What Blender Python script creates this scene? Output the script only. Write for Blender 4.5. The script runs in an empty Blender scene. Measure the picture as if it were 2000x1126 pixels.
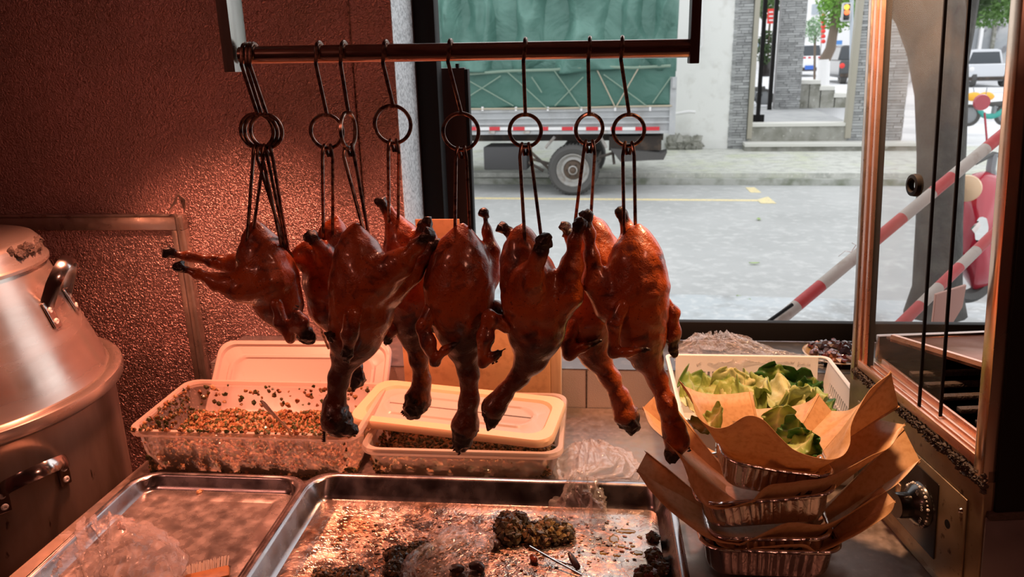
import bpy, bmesh, math, random
import numpy as np
from mathutils import Vector, Matrix, noise
PI = math.pi
random.seed(7); RS = np.random.RandomState(5)
S = bpy.context.scene
COL = S.collection
# ---------------------------------------------------------------- camera
F, H = 1500.0, 1.62
YAW, PITCH, ROLL = 6.2, 16.8, -1.5
CM = (Matrix.Rotation(math.radians(YAW), 3, 'Z') @ Matrix.Rotation(math.radians(90 - PITCH), 3, 'X')
      @ Matrix.Rotation(math.radians(ROLL), 3, 'Z'))
cam = bpy.data.cameras.new('camera'); camo = bpy.data.objects.new('camera', cam)
camo.matrix_world = Matrix.Translation((0, 0, H)) @ CM.to_4x4()
cam.sensor_width = 36; cam.lens = 27; cam.clip_start = .02; cam.clip_end = 400
cam.dof.use_dof = True; cam.dof.focus_distance = 1.12; cam.dof.aperture_fstop = 10
COL.objects.link(camo); S.camera = camo
# ---------------------------------------------------------------- sky, lamps, exposure
S.view_settings.view_transform = 'Standard'; S.view_settings.look = 'None'
S.view_settings.exposure = 0; S.view_settings.gamma = 1
w = bpy.data.worlds.new('overcast'); S.world = w; w.use_nodes = True
bg = w.node_tree.nodes['Background']; bg.inputs[0].default_value = (.97, .98, 1, 1); bg.inputs[1].default_value = 1.75
def lamp(kind, name, loc, col, power, target=None, **k):
    l = bpy.data.lights.new(name, kind); l.color = col; l.energy = power
    for a, b in k.items(): setattr(l, a, b)
    o = bpy.data.objects.new(name, l); o.location = loc
    if target is not None: o.rotation_euler = (Vector(target) - Vector(loc)).to_track_quat('-Z', 'Y').to_euler()
    COL.objects.link(o); return o
HEAT = (1, .33, .19)
lamp('SPOT', 'heat_lamp_light', (-.78, 1.36, 1.80), HEAT, 75, (-.82, 1.42, .9), spot_size=1.5, spot_blend=.55, shadow_soft_size=.05)
lamp('SPOT', 'heat_lamp_light', (-.24, 1.42, 1.88), HEAT, 34, (-.24, 1.40, .9), spot_size=1.5, spot_blend=.5, shadow_soft_size=.05)
lamp('SPOT', 'heat_lamp_light', (.38, 1.22, 1.95), (1, .54, .29), 62, (.36, 1.24, .9), spot_size=1.5, spot_blend=.5, shadow_soft_size=.05)
lamp('AREA', 'kitchen_tube_light', (-1.5, -.3, 2.3), (1, .34, .24), 3.6, (-.3, 1.1, 1.2), shape='RECTANGLE', size=.22, size_y=.12)
lamp('AREA', 'kitchen_tube_light', (1.2, -.3, 2.4), (1, .38, .25), 4.2, (-.1, 1.1, 1.2), shape='RECTANGLE', size=.25, size_y=.12)
# ---------------------------------------------------------------- projection helpers (a pixel of the photograph -> a point in the room)
C0 = Vector((0, 0, H))
def ray(px, py): return CM @ Vector(((px - 1000) / F, -(py - 563) / F, -1))
def PY(px, py, Y, k=0):
    r = ray(px, py); return C0 + r * (Y / (r.y - k * r.x))
def PZ(px, py, z):
    r = ray(px, py); return C0 + r * ((z - H) / r.z)
def depth(p): return -(CM.transposed() @ (Vector(p) - C0)).z
def mpp(p): return depth(p) / F
def V(*a): return Vector(a)
# ---------------------------------------------------------------- mesh builder
class MB:
    def __init__(s): s.v = []; s.f = []; s.c = []
    def add(s, vs, fs, col=None):
        o = len(s.v); s.v += [tuple(v) for v in vs]; s.f += [tuple(i + o for i in f) for f in fs]
        if col is not None: s.c += [col] * len(vs)
        return s
    def box(s, lo, hi, fn=None, bev=0):
        x0, y0, z0 = lo; x1, y1, z1 = hi
        if bev:
            b = bev; vs = []; fs = []
            bm = bmesh.new(); r = bmesh.ops.create_cube(bm, size=1)
            for v in bm.verts: v.co = ((x0 + x1) / 2 + v.co.x * (x1 - x0), (y0 + y1) / 2 + v.co.y * (y1 - y0), (z0 + z1) / 2 + v.co.z * (z1 - z0))
            bmesh.ops.bevel(bm, geom=bm.edges[:], offset=b, segments=2, affect='EDGES', profile=.5)
            bm.verts.index_update()
            vs = [tuple(v.co) for v in bm.verts]; fs = [tuple(v.index for v in f.verts) for f in bm.faces]; bm.free()
        else:
            vs = [(x0, y0, z0), (x1, y0, z0), (x1, y1, z0), (x0, y1, z0), (x0, y0, z1), (x1, y0, z1), (x1, y1, z1), (x0, y1, z1)]
            fs = [(0, 3, 2, 1), (4, 5, 6, 7), (0, 1, 5, 4), (1, 2, 6, 5), (2, 3, 7, 6), (3, 0, 4, 7)]
        if fn: vs = [fn(*v) for v in vs]
        return s.add(vs, fs)
    def tube(s, pts, r, n=8, caps=True, flat=None, closed=False):
        pts = [Vector(p) for p in pts]; m = len(pts)
        rr = r if isinstance(r, (list, tuple)) else [r] * m
        T = []
        for i in range(m):
            if closed: d = pts[(i + 1) % m] - pts[i - 1]
            else: d = pts[min(i + 1, m - 1)] - pts[max(i - 1, 0)]
            T.append(d.normalized() if d.length > 1e-9 else V(0, 0, 1))
        u = flat[2] if flat else (V(0, 0, 1) if abs(T[0].z) < .9 else V(1, 0, 0))
        u = (u - T[0] * u.dot(T[0])).normalized(); vs = []
        for i in range(m):
            u = (u - T[i] * u.dot(T[i])).normalized(); w_ = T[i].cross(u)
            for k in range(n):
                a = 2 * PI * (k + .5) / n
                if flat: vs.append(pts[i] + u * math.cos(a) * flat[0] * 1.3 + w_ * math.sin(a) * flat[1] * 1.3)
                else: vs.append(pts[i] + (u * math.cos(a) + w_ * math.sin(a)) * rr[i])
        fs = []
        for i in range(m if closed else m - 1):
            j = (i + 1) % m
            for k in range(n): fs.append((i * n + k, i * n + (k + 1) % n, j * n + (k + 1) % n, j * n + k))
        if caps and not closed: fs += [tuple(range(n))[::-1], tuple((m - 1) * n + k for k in range(n))]
        return s.add(vs, fs)
    def lathe(s, prof, c, n=48, axis=None, closed=False):
        A = axis.normalized() if axis else V(0, 0, 1)
        u = (V(1, 0, 0) if abs(A.x) < .9 else V(0, 1, 0)); u = (u - A * u.dot(A)).normalized(); w_ = A.cross(u)
        vs = []; fs = []; m = len(prof)
        for r, z in prof:
            for k in range(n):
                a = 2 * PI * k / n; vs.append(Vector(c) + A * z + (u * math.cos(a) + w_ * math.sin(a)) * r)
        for i in range(m if closed else m - 1):
            j = (i + 1) % m
            for k in range(n): fs.append((i * n + k, i * n + (k + 1) % n, j * n + (k + 1) % n, j * n + k))
        return s.add(vs, fs)
    def grid(s, nu, nv, fn, col=None, wrapu=False):
        vs = [fn(i / (nu if wrapu else nu - 1), j / (nv - 1)) for j in range(nv) for i in range(nu)]
        fs = []
        for j in range(nv - 1):
            for i in range(nu if wrapu else nu - 1):
                i2 = (i + 1) % nu; fs.append((j * nu + i, j * nu + i2, (j + 1) * nu + i2, (j + 1) * nu + i))
        return s.add(vs, fs, col)
    def poly(s, pts, off):
        n = len(pts); off = Vector(off); a = [Vector(p) for p in pts]
        fs = [tuple(range(n)), tuple(range(2 * n - 1, n - 1, -1))]
        fs += [(i, i + n, (i + 1) % n + n, (i + 1) % n) for i in range(n)]
        return s.add(a + [p + off for p in a], fs)
    def blob(s, c, r, col=None, sub=0, jit=.25):
        t = (1 + 5 ** .5) / 2
        vs = [(-1, t, 0), (1, t, 0), (-1, -t, 0), (1, -t, 0), (0, -1, t), (0, 1, t), (0, -1, -t), (0, 1, -t), (t, 0, -1), (t, 0, 1), (-t, 0, -1), (-t, 0, 1)]
        fs = [(0, 11, 5), (0, 5, 1), (0, 1, 7), (0, 7, 10), (0, 10, 11), (1, 5, 9), (5, 11, 4), (11, 10, 2), (10, 7, 6), (7, 1, 8), (3, 9, 4), (3, 4, 2), (3, 2, 6), (3, 6, 8), (3, 8, 9), (4, 9, 5), (2, 4, 11), (6, 2, 10), (8, 6, 7), (9, 8, 1)]
        rx, ry, rz = r if isinstance(r, tuple) else (r, r, r)
        q = [(c[0] + v[0] * .53 * rx * random.uniform(1 - jit, 1 + jit), c[1] + v[1] * .53 * ry * random.uniform(1 - jit, 1 + jit), c[2] + v[2] * .53 * rz * random.uniform(1 - jit, 1 + jit)) for v in vs]
        return s.add(q, fs, col)
    def build(s, name, mat, parent=None, smooth=True, origin=None, solid=0, bev=0, sub=0, angle=40, attr=None):
        org = Vector(origin) if origin is not None else V(0, 0, 0)
        if parent is not None: org = Vector(parent['_o'])
        elif origin is None:
            a = np.array(s.v); org = V((a[:, 0].min() + a[:, 0].max()) / 2, (a[:, 1].min() + a[:, 1].max()) / 2, a[:, 2].min())
        me = bpy.data.meshes.new(name)
        me.from_pydata([(v[0] - org.x, v[1] - org.y, v[2] - org.z) for v in s.v], [], s.f); me.validate(); me.update()
        if s.c and len(s.c) == len(me.vertices):
            ca = me.color_attributes.new('Col', 'FLOAT_COLOR', 'POINT')
            ca.data.foreach_set('color', np.array([tuple(c) + (1,) for c in s.c], dtype=np.float32).ravel())
        if attr is not None:
            at = me.attributes.new('char', 'FLOAT', 'POINT'); at.data.foreach_set('value', np.asarray(attr, dtype=np.float32))
        bm = bmesh.new(); bm.from_mesh(me); bmesh.ops.recalc_face_normals(bm, faces=bm.faces[:]); bm.to_mesh(me); bm.free()
        if smooth:
            me.polygons.foreach_set('use_smooth', [True] * len(me.polygons))
            if angle: me.set_sharp_from_angle(angle=math.radians(angle))
        o = bpy.data.objects.new(name, me); COL.objects.link(o); o.data.materials.append(mat)
        if parent is not None: o.parent = parent; o['_o'] = tuple(org)
        else: o.location = org; o['_o'] = tuple(org)
        if solid: m = o.modifiers.new('solid', 'SOLIDIFY'); m.thickness = solid; m.offset = 0
        if bev: m = o.modifiers.new('bev', 'BEVEL'); m.width = bev; m.segments = 2; m.limit_method = 'ANGLE'
        if sub: m = o.modifiers.new('sub', 'SUBSURF'); m.levels = sub; m.render_levels = sub
        return o
def thing(name, label, cat, loc, group=None):
    o = bpy.data.objects.new(name, None); COL.objects.link(o); o.location = loc; o['_o'] = tuple(loc); o.empty_display_size = .02
    return tag(o, label, cat, group)
def tag(o, label=None, cat=None, group=None, kind=None):
    if label: o['label'] = label
    if cat: o['category'] = cat
    if group: o['group'] = group
    if kind: o['kind'] = kind
    return o
def struct(o): o['kind'] = 'structure'; return o
def copy_tree(o, loc=None, parent=None):
    c = o.copy(); COL.objects.link(c)
    if parent is not None: c.parent = parent
    if loc is not None: c.location = loc
    for ch in list(o.children): copy_tree(ch, None, c)
    return c
# ---------------------------------------------------------------- materials
def M(name, col, rough=.5, metal=0, bump=None, var=None, coat=0, attr=None, emit=0, spec=.5, sss=0, trans=0, alpha=1, aniso=None, rvar=None, stretch=None, thin=None, ior=1.45, facing=0):
    m = bpy.data.materials.new(name); m.use_nodes = True; nt = m.node_tree; N = nt.nodes; L = nt.links; b = N['Principled BSDF']
    b.inputs['Base Color'].default_value = tuple(col) + (1,); b.inputs['Roughness'].default_value = rough; b.inputs['Metallic'].default_value = metal
    b.inputs['Coat Weight'].default_value = coat; b.inputs['Coat Roughness'].default_value = .12; b.inputs['Specular IOR Level'].default_value = spec; b.inputs['IOR'].default_value = ior
    if sss: b.inputs['Subsurface Weight'].default_value = sss; b.inputs['Subsurface Radius'].default_value = (1, .25, .1); b.inputs['Subsurface Scale'].default_value = .01
    if trans: b.inputs['Transmission Weight'].default_value = trans
    tc = N.new('ShaderNodeTexCoord'); vec = tc.outputs['Object']
    if stretch:
        mp = N.new('ShaderNodeMapping'); mp.inputs['Scale'].default_value = stretch; L.new(vec, mp.inputs[0]); vec = mp.outputs[0]
    colsock = None
    def nz(scale, detail=4, dist=0):
        n = N.new('ShaderNodeTexNoise'); n.inputs['Scale'].default_value = scale; n.inputs['Detail'].default_value = detail; n.inputs['Distortion'].default_value = dist; L.new(vec, n.inputs[0]); return n.outputs[0]
    if attr:
        a = N.new('ShaderNodeAttribute'); a.attribute_name = attr; colsock = a.outputs['Color']
    for vv in (var or []):
        sc, c2, lo, hi = vv[:4]
        n = nz(sc, 5, vv[4] if len(vv) > 4 else 0); mr = N.new('ShaderNodeMapRange'); mr.inputs[1].default_value = lo; mr.inputs[2].default_value = hi; L.new(n, mr.inputs[0])
        mx = N.new('ShaderNodeMix'); mx.data_type = 'RGBA'; L.new(mr.outputs[0], mx.inputs[0])
        if colsock: L.new(colsock, mx.inputs[6])
        else: mx.inputs[6].default_value = tuple(col) + (1,)
        mx.inputs[7].default_value = tuple(c2) + (1,); colsock = mx.outputs[2]
    if colsock: L.new(colsock, b.inputs['Base Color'])
    if rvar:
        mr = N.new('ShaderNodeMapRange'); L.new(nz(rvar[0], 4), mr.inputs[0]); mr.inputs[1].default_value = .3; mr.inputs[2].default_value = .7
        mr.inputs[3].default_value = rvar[1]; mr.inputs[4].default_value = rvar[2]; L.new(mr.outputs[0], b.inputs['Roughness'])
    prev = None
    for bb in (bump or []):
        bp = N.new('ShaderNodeBump'); bp.inputs['Strength'].default_value = bb[1]; bp.inputs['Distance'].default_value = bb[2]
        if len(bb) > 4 and bb[4] == 'v':
            vo = N.new('ShaderNodeTexVoronoi'); vo.inputs['Scale'].default_value = bb[0]; L.new(vec, vo.inputs[0]); L.new(vo.outputs[0], bp.inputs['Height'])
        else: L.new(nz(bb[0], 3, bb[3] if len(bb) > 3 else 0), bp.inputs['Height'])
        if prev: L.new(prev, bp.inputs['Normal'])
        prev = bp.outputs[0]
    if prev: L.new(prev, b.inputs['Normal'])
    if emit: b.inputs['Emission Color'].default_value = tuple(col) + (1,); b.inputs['Emission Strength'].default_value = emit
    if thin is not None:                                            # clear sheet: see-through with a glossy, slightly milky skin
        out = N['Material Output']; t = N.new('ShaderNodeBsdfTransparent'); t.inputs[0].default_value = (1, 1, 1, 1); ms = N.new('ShaderNodeMixShader')
        if facing:
            lw = N.new('ShaderNodeLayerWeight'); lw.inputs[0].default_value = .35
            if prev: L.new(prev, lw.inputs['Normal'])
            mr = N.new('ShaderNodeMapRange'); L.new(lw.outputs['Facing'], mr.inputs[0]); mr.inputs[3].default_value = 1 - thin; mr.inputs[4].default_value = min(1, 1 - thin + facing)
            L.new(mr.outputs[0], ms.inputs[0])
        else: ms.inputs[0].default_value = 1 - thin
        L.new(t.outputs[0], ms.inputs[1]); L.new(b.outputs[0], ms.inputs[2]); L.new(ms.outputs[0], out.inputs[0])
    return m
def translucent(m, col, fac):
    nt = m.node_tree; N = nt.nodes; L = nt.links; b = N['Principled BSDF']; out = N['Material Output']
    t = N.new('ShaderNodeBsdfTranslucent'); t.inputs[0].default_value = tuple(col) + (1,); ms = N.new('ShaderNodeMixShader'); ms.inputs[0].default_value = fac
    L.new(b.outputs[0], ms.inputs[1]); L.new(t.outputs[0], ms.inputs[2])
    old = out.inputs[0].links[0].to_socket if out.inputs[0].links else None
    tgt = None
    for l in list(b.outputs[0].links):
        if l.to_node != ms: tgt = l.to_socket; L.remove(l)
    L.new(ms.outputs[0], tgt if tgt else out.inputs[0])
    if t.inputs[0] and b.inputs['Base Color'].links: L.new(b.inputs['Base Color'].links[0].from_socket, t.inputs[0])
    return m
m_emboss = M('embossed steel', (.64, .41, .40), .30, .95, bump=[(170, 1, .0055, 1.0), (420, .5, .0014, .5)], var=[(4, (.40, .29, .27), .35, .7)])
m_steel = M('worn steel', (.55, .50, .46), .32, .9, bump=[(300, .08, .0004)], var=[(9, (.36, .31, .27), .4, .7), (60, (.45, .40, .36), .5, .75)], rvar=(40, .24, .46))
m_counter = M('scratched counter steel', (.25, .20, .18), .42, .75, bump=[(90, .15, .0006)], var=[(7, (.33, .26, .2), .42, .68), (120, (.34, .27, .24), .5, .8)], rvar=(60, .3, .6), stretch=(1, 1, 1))
m_tray = M('tray steel', (.34, .32, .33), .22, 1, bump=[(14, .1, .002)], var=[(30, (.42, .38, .36), .5, .75)], rvar=(25, .16, .34))
m_floor_oil = M('greasy tray floor', (.42, .36, .32), .25, .85, bump=[(120, .55, .0018, 1), (30, .3, .002)], var=[(11, (.22, .12, .07), .42, .66), (55, (.55, .42, .30), .52, .75)], rvar=(45, .08, .42))
m_alu = M('spun aluminium', (.62, .54, .48), .32, .85, bump=[(180, .05, .0003)], var=[(3, (.46, .40, .35), .42, .7)], rvar=(5, .2, .34), stretch=(1, 1, 5))
m_alu_dark = M('stained aluminium', (.58, .45, .36), .42, .72, bump=[(200, .15, .0006)], var=[(7, (.25, .18, .13), .42, .68), (45, (.08, .05, .04), .70, .74)], rvar=(9, .28, .5), stretch=(1, 1, .3))
m_chrome = M('polished steel', (.62, .56, .53), .14, 1, rvar=(30, .1, .22))
m_copper = M('rail steel', (.40, .29, .25), .2, 1, rvar=(90, .14, .3), var=[(200, (.28, .19, .16), .45, .7)], stretch=(.1, 1, 1))
m_wire = M('hook wire', (.34, .22, .17), .3, 1, var=[(120, (.10, .06, .05), .45, .6)])
m_black = M('black frame', (.008, .007, .007), .6, 0, spec=.2)
m_brownframe = M('dark brown frame', (.035, .016, .014), .42, .1)
m_wallpaint = M('kitchen wall', (.30, .10, .075), .7)
m_ceil = M('kitchen ceiling', (.22, .12, .10), .8)
m_kfloor = M('kitchen floor tile', (.16, .12, .10), .5)
def plastic(name, col, thin, rough=.35, **k):
    return translucent(M(name, col, rough, thin=thin, bump=[(120, .12, .001)], **k), col, .45)
m_tub = plastic('frosted tub', (.70, .58, .52), .55, var=[(90, (.33, .20, .08), .68, .72)])
m_lid = translucent(M('cloudy lid', (.60, .47, .41), .32, bump=[(160, .1, .001)], var=[(70, (.55, .33, .2), .70, .74)]), (.9, .8, .72), .25)
m_cream = M('cream lid rim', (.66, .45, .28), .38, sss=.15)
m_white = translucent(M('white basket plastic', (.82, .80, .76), .4), (.85, .83, .8), .2)
m_bag = M('clear bag film', (.55, .48, .45), .12, thin=.84, facing=.5, bump=[(90, .5, .003, 1.5)], spec=1, coat=1, stretch=(1, .45, .6))
m_wrap = M('cling film', (.60, .56, .54), .08, thin=.78, facing=.45, bump=[(80, 1, .008, 2), (200, .6, .002, 1)], spec=1, coat=1)
m_foil = M('foil', (.70, .66, .65), .22, 1, bump=[(70, .5, .002, 1), (220, .25, .0008)])
m_kraft = translucent(M('kraft paper', (.68, .41, .20), .38, bump=[(180, .12, .0006)], var=[(140, (.58, .32, .14), .45, .7)], spec=.4), (.8, .4, .16), .30)
m_card = M('cardboard', (.56, .31, .15), .8, var=[(60, (.42, .22, .10), .5, .75)], bump=[(220, .1, .0005)])
m_relish = M('minced herb relish', (.4, .2, .08), .5, attr='Col', coat=.25)
m_attr = M('varied colour', (.4, .4, .4), .55, attr='Col')
m_gloss = M('varied gloss', (.4, .4, .4), .25, attr='Col', coat=.5)
m_lettuce = translucent(M('lettuce leaf', (.3, .4, .08), .42, attr='Col', bump=[(60, .5, .004), (190, .3, .001)]), (.5, .6, .1), .3)
m_glass = M('dusty pane', (.30, .32, .32), .2, thin=.95, spec=.4)
m_smear = M('greasy pane', (.16, .16, .16), .25, thin=.95, spec=.4, var=[(9, (.5, .5, .48), .5, .72), (160, (.7, .7, .7), .7, .74)])
m_knob = M('black bakelite', (.018, .014, .013), .28, coat=.4)
m_olive = M('greasy painted steel', (.34, .26, .17), .38, .65, var=[(12, (.20, .14, .08), .4, .7), (70, (.12, .08, .05), .62, .72)], rvar=(30, .28, .5))
m_grime = M('caked grime', (.05, .035, .028), .7, bump=[(150, 1, .004)])
m_railp = M('coppery rail', (.62, .36, .27), .3, .8, rvar=(50, .22, .4))
m_wood = M('bamboo brush', (.42, .17, .05), .5, bump=[(90, .2, .001)], var=[(60, (.28, .10, .03), .5, .7)])
# ================================================================ ROOM
def sbox(name, lo, hi, mat, bev=0, parent=None, kind=True):
    o = MB().box(lo, hi, bev=bev).build(name, mat, parent, smooth=bool(bev))
    return struct(o) if kind else o
ZC = .87; ZL = .962; YW = 1.743
XL, XR = -.44, 1.12                                  # window opening
b = MB(); b.box((-2.2, YW, -.3), (-.44, YW + .12, 2.7)); struct(b.build('wall_front', m_emboss, smooth=False))
b = MB(); b.box((-.44, YW, -.3), (2.2, YW + .12, ZL - .002)); b.box((-.44, YW, 2.25), (2.2, YW + .12, 2.7)); b.box((1.12, YW, ZL - .002), (2.2, YW + .12, 2.25))
struct(b.build('wall_front', m_emboss, smooth=False))
b = MB(); b.box((-.470, YW + .001, .4), (-.4385, YW + .26, 2.25))
m_galv = M('galvanised jamb', (.80, .84, .86), .5, .5, bump=[(330, .9, .0016, 1)], var=[(150, (.45, .48, .50), .45, .6)])
struct(b.build('trim_1', m_galv))
sbox('wall_left', (-2.3, -1.8, -.3), (-2.2, 1.9, 2.7), m_wallpaint); sbox('wall_right', (2.2, -1.8, -.3), (2.3, 1.9, 2.7), m_wallpaint)
sbox('wall_back', (-2.3, -1.9, -.3), (2.3, -1.8, 2.7), m_wallpaint)
sbox('ceiling', (-2.3, -1.9, 2.7), (2.3, 1.9, 2.8), m_ceil); sbox('floor', (-2.3, -1.9, -.1), (2.3, 1.9, 0), m_kfloor)
# wall seam strip and screws
tag(MB().box((-.535, YW - .003, 1.30), (-.532, YW, 2.6)).build('trim_2', m_wire, smooth=False), kind='structure')
# window frame
wf = thing('window_1', None, None, (.45, YW + .06, ZL)); struct(wf)
MB().box((-.438, YW + .001, ZL + .002), (XR, YW + .022, 1.010), bev=.003).build('bottom_rail', m_black, wf)
xq = [PY(q_, 300, YW + .21).x for q_ in (803, 822, 862)]
MB().box((xq[1], YW + .21, .3), (xq[2], YW + .27, 2.25), bev=.003).build('side_rail', m_black, wf)
MB().box((xq[0], YW + .20, .3), (xq[1] + .001, YW + .27, 2.25), bev=.002).build('side_rail', m_brownframe, wf)
MB().box((-.425, YW + .02, 2.20), (XR, YW + .10, 2.25), bev=.003).build('top_rail', m_black, wf)
MB().box((XR - .06, YW + .02, 1.010), (XR, YW + .10, 2.2), bev=.003).build('side_rail', m_black, wf)
# open sash standing outside
p0 = PY(866, 300, 2.06); p1 = PY(922, 300, 2.06); zt = PY(890, 132, 2.06).z
sh = thing('window_sash', 'dark brown folded window shutter standing outside beside the black window post', 'shutter', (p0.x, 2.06, -.28))
MB().box((p0.x - .02, 2.045, -.28), (p1.x - .008, 2.07, zt), bev=.003).build('panel', m_brownframe, sh)
MB().box((p1.x - .008, 2.04, -.28), (p1.x, 2.075, zt - .004), bev=.002).build('edge_strip', m_black, sh)
MB().tube([(p0.x + .004, 2.038, .5), (p0.x + .004, 2.038, zt)], .0022).build('trim', m_steel, sh)
MB().box((p1.x - .032, 2.045, zt), (p1.x - .024, 2.06, zt + .01)).build('catch', m_black, sh)
# wall cover panel (framed) at the left, with its latch
xa, xb, zt = -1.62, PY(378, 560, 1.72).x, PY(300, 420, 1.72).z
cp = thing('cover_panel', 'large embossed steel access panel in a plain steel frame on the left wall', 'wall panel', ((xa + xb) / 2, 1.72, .55))
MB().box((xa + .03, 1.728, .55), (xb - .03, 1.742, zt - .03)).build('panel_sheet', m_emboss, cp, smooth=False)
for lo, hi in [((xa, 1.716, zt - .036), (xb, 1.742, zt)), ((xb - .034, 1.718, .55), (xb, 1.742, zt - .036))]:
    MB().box(lo, hi, bev=.002).build('frame_strip', m_steel, cp)
MB().tube([(xb - .012, 1.713, zt - .004), (xb - .012, 1.713, .6)], .005, 6).build('edge_bead', m_steel, cp)
MB().tube([(xa, 1.713, zt), (xb - .012, 1.713, zt)], .004, 6).build('edge_bead', m_steel, cp)
q = [PY(328, 414, 1.70), PY(347, 378, 1.69), PY(362, 390, 1.69), PY(360, 414, 1.71), PY(343, 396, 1.69)]
tag(MB().poly([q[0], q[1], q[4]], (0, .004, 0)).poly([q[1], q[2], q[3]], (0, .004, 0)).build('latch', m_steel, cp, smooth=False), 'small triangular steel latch')
# counter
ct = thing('counter', 'long scratched steel worktop carrying the trays and tubs', 'counter', (.15, .95, 0))
b = MB(); b.add([(-.915, .25, ZC - .03), (2.1, .25, ZC - .03), (2.1, 1.560, ZC - .03), (-.865, 1.560, ZC - .03), (-.925, .25, ZC), (2.1, .25, ZC), (2.1, 1.560, ZC), (-.865, 1.560, ZC)],
                 [(0, 3, 2, 1), (4, 5, 6, 7), (0, 1, 5, 4), (1, 2, 6, 5), (2, 3, 7, 6), (3, 0, 4, 7)])
b.build('worktop', m_counter, ct, smooth=False)
MB().box((-.86, .30, .0), (2.1, 1.55, ZC - .03)).build('body', m_steel, ct, smooth=False)
m_up = M('pale embossed upstand', (.58, .52, .50), .42, .7, bump=[(400, .8, .0012)])
b = MB(); b.box((-.872, 1.562, .62), (2.1, YW - .001, ZL)); up = struct(b.build('trim_3', m_up, smooth=False, bev=.003))
struct(MB().box((-.872, 1.561, ZL), (2.1, YW - .001, ZL + .0015)).build('trim_6', M('dark ledge top', (.13, .13, .135), .4, .6, var=[(30, (.22, .20, .19), .5, .7)]), smooth=False))
for k, X in enumerate((-.545, -.012)):
    struct(MB().box((X, 1.5605, ZC), (X + .003, 1.562, ZL)).build('trim_%d' % (4 + k), m_grime, smooth=False))
# stove under pot
st = thing('stove', 'low dark steel stove under the big pot, left of the counter', 'stove', (-1.3, 1.25, 0))
MB().box((-1.75, .85, 0), (-.96, 1.6, .36), bev=.01).build('body', m_steel, st)
MB().lathe([(.2, .36), (.24, .37), (.24, .42), (.2, .42)], (-1.3, 1.3, 0), 32).build('burner_ring', m_black, st)
# ================================================================ BIG POT
PC_ = (-1.3, 1.3)
def handle_arc(a0, a1, r0, z0, z1, out, rise, n=15):
    pts = []
    for i in range(n):
        t = i / (n - 1); a = math.radians(a0 + (a1 - a0) * (.5 - .5 * math.cos(PI * t)) if 0 else a0 + (a1 - a0) * t)
        e = math.sin(PI * t) ** .45; r = r0 + out * e
        pts.append(V(PC_[0] + r * math.cos(a), PC_[1] + r * math.sin(a), z0 + (z1 - z0) * t + rise * e))
    return pts
def riveted_handle(par, a0, a1, rf, zf, out, rise, plate=.045, tiltr=0):
    h = MB().tube(handle_arc(a0, a1, rf(zf) + .004, zf, zf, out, rise), 0, 8, flat=(.0105, .0030, V(0, 0, 1))).build('handle', m_chrome, par)
    for a in (a0, a1):
        ar = math.radians(a); n = V(math.cos(ar), math.sin(ar), 0); t = V(-math.sin(ar), math.cos(ar), 0)
        top = zf + .008; bot = zf - plate
        def P(zz, o): return V(PC_[0], PC_[1], zz) + n * (rf(zz) + o)
        bb = MB(); w_ = .011
        vs = [P(top, .001) - t * w_, P(top, .001) + t * w_, P(bot, .001) + t * w_, P(bot, .001) - t * w_, P(top, .006) - t * w_, P(top, .006) + t * w_, P(bot, .006) + t * w_, P(bot, .006) - t * w_]
        bb.add(vs, [(0, 1, 2, 3), (4, 7, 6, 5), (0, 4, 5, 1), (1, 5, 6, 2), (2, 6, 7, 3), (3, 7, 4, 0)]); bb.build('mounting_plate', m_chrome, h, bev=.002)
        for zz in (zf - .009, zf - .032):
            c = P(zz, .0055); sl = n
            MB().lathe([(.0002, .0022), (.0025, .002), (.003, .003), (.0055, .0026), (.0068, 0)], c, 14, axis=sl).build('rivet', m_white, h)
pot = thing('stock_pot', 'large worn aluminium pot standing at the left below the conical lid', 'pot', (*PC_, .42))
prof = [(.285, .42), (.298, .43), (.303, .46), (.305, .98), (.306, .995), (.318, .99), (.326, 1.0), (.326, 1.012), (.318, 1.020), (.306, 1.018), (.300, 1.010), (.299, .98), (.299, .45), (.29, .43), (.0, .43)]
MB().lathe(prof[:5] , (*PC_, 0), 96).build('body', m_alu_dark, pot)
MB().lathe([(.306, .985), (.316, .982), (.326, .990), (.328, 1.0), (.326, 1.012), (.316, 1.018), (.303, 1.016), (.299, 1.005), (.299, .985)], (*PC_, 0), 96).build('rim', m_alu, pot)
riveted_handle(pot, -37, -16.5, lambda z: .305, .897, .052, .034, .044)
lid = thing('pot_lid', 'tall cone shaped aluminium lid with a side strap handle on the big pot', 'lid', (*PC_, 1.01))
lr = lambda z: .302 - (z - 1.01) / .235 * .078
MB().lathe([(.298, 1.0075), (.303, 1.013), (lr(1.03), 1.03), (lr(1.12), 1.12), (lr(1.2), 1.2), (lr(1.252), 1.252)], (*PC_, 0), 96).build('body', m_alu, lid)
riveted_handle(lid, 4, 27, lr, 1.180, .030, .078, .045)
cap = thing('cap_lid', 'flat round aluminium cap with chipped dark rim atop the conical lid', 'lid', (*PC_, 1.25))
MB().lathe([(.222, 1.250), (.229, 1.252), (.229, 1.258), (.224, 1.262), (.217, 1.292), (.210, 1.300), (.203, 1.302), (.10, 1.304), (.0005, 1.305)], (*PC_, 0), 96).build('body', m_alu, cap)
b = MB()
for k in range(26):
    a = math.radians(random.uniform(-2, 30)); z = random.uniform(1.278, 1.293); r = .2205 - (z - 1.278) * .27
    b.blob((PC_[0] + r * math.cos(a), PC_[1] + r * math.sin(a), z), (.008, .008, .009), jit=.5)
tag(b.build('burnt_residue', m_grime, cap), 'dark burnt chips', kind='stuff')
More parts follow.
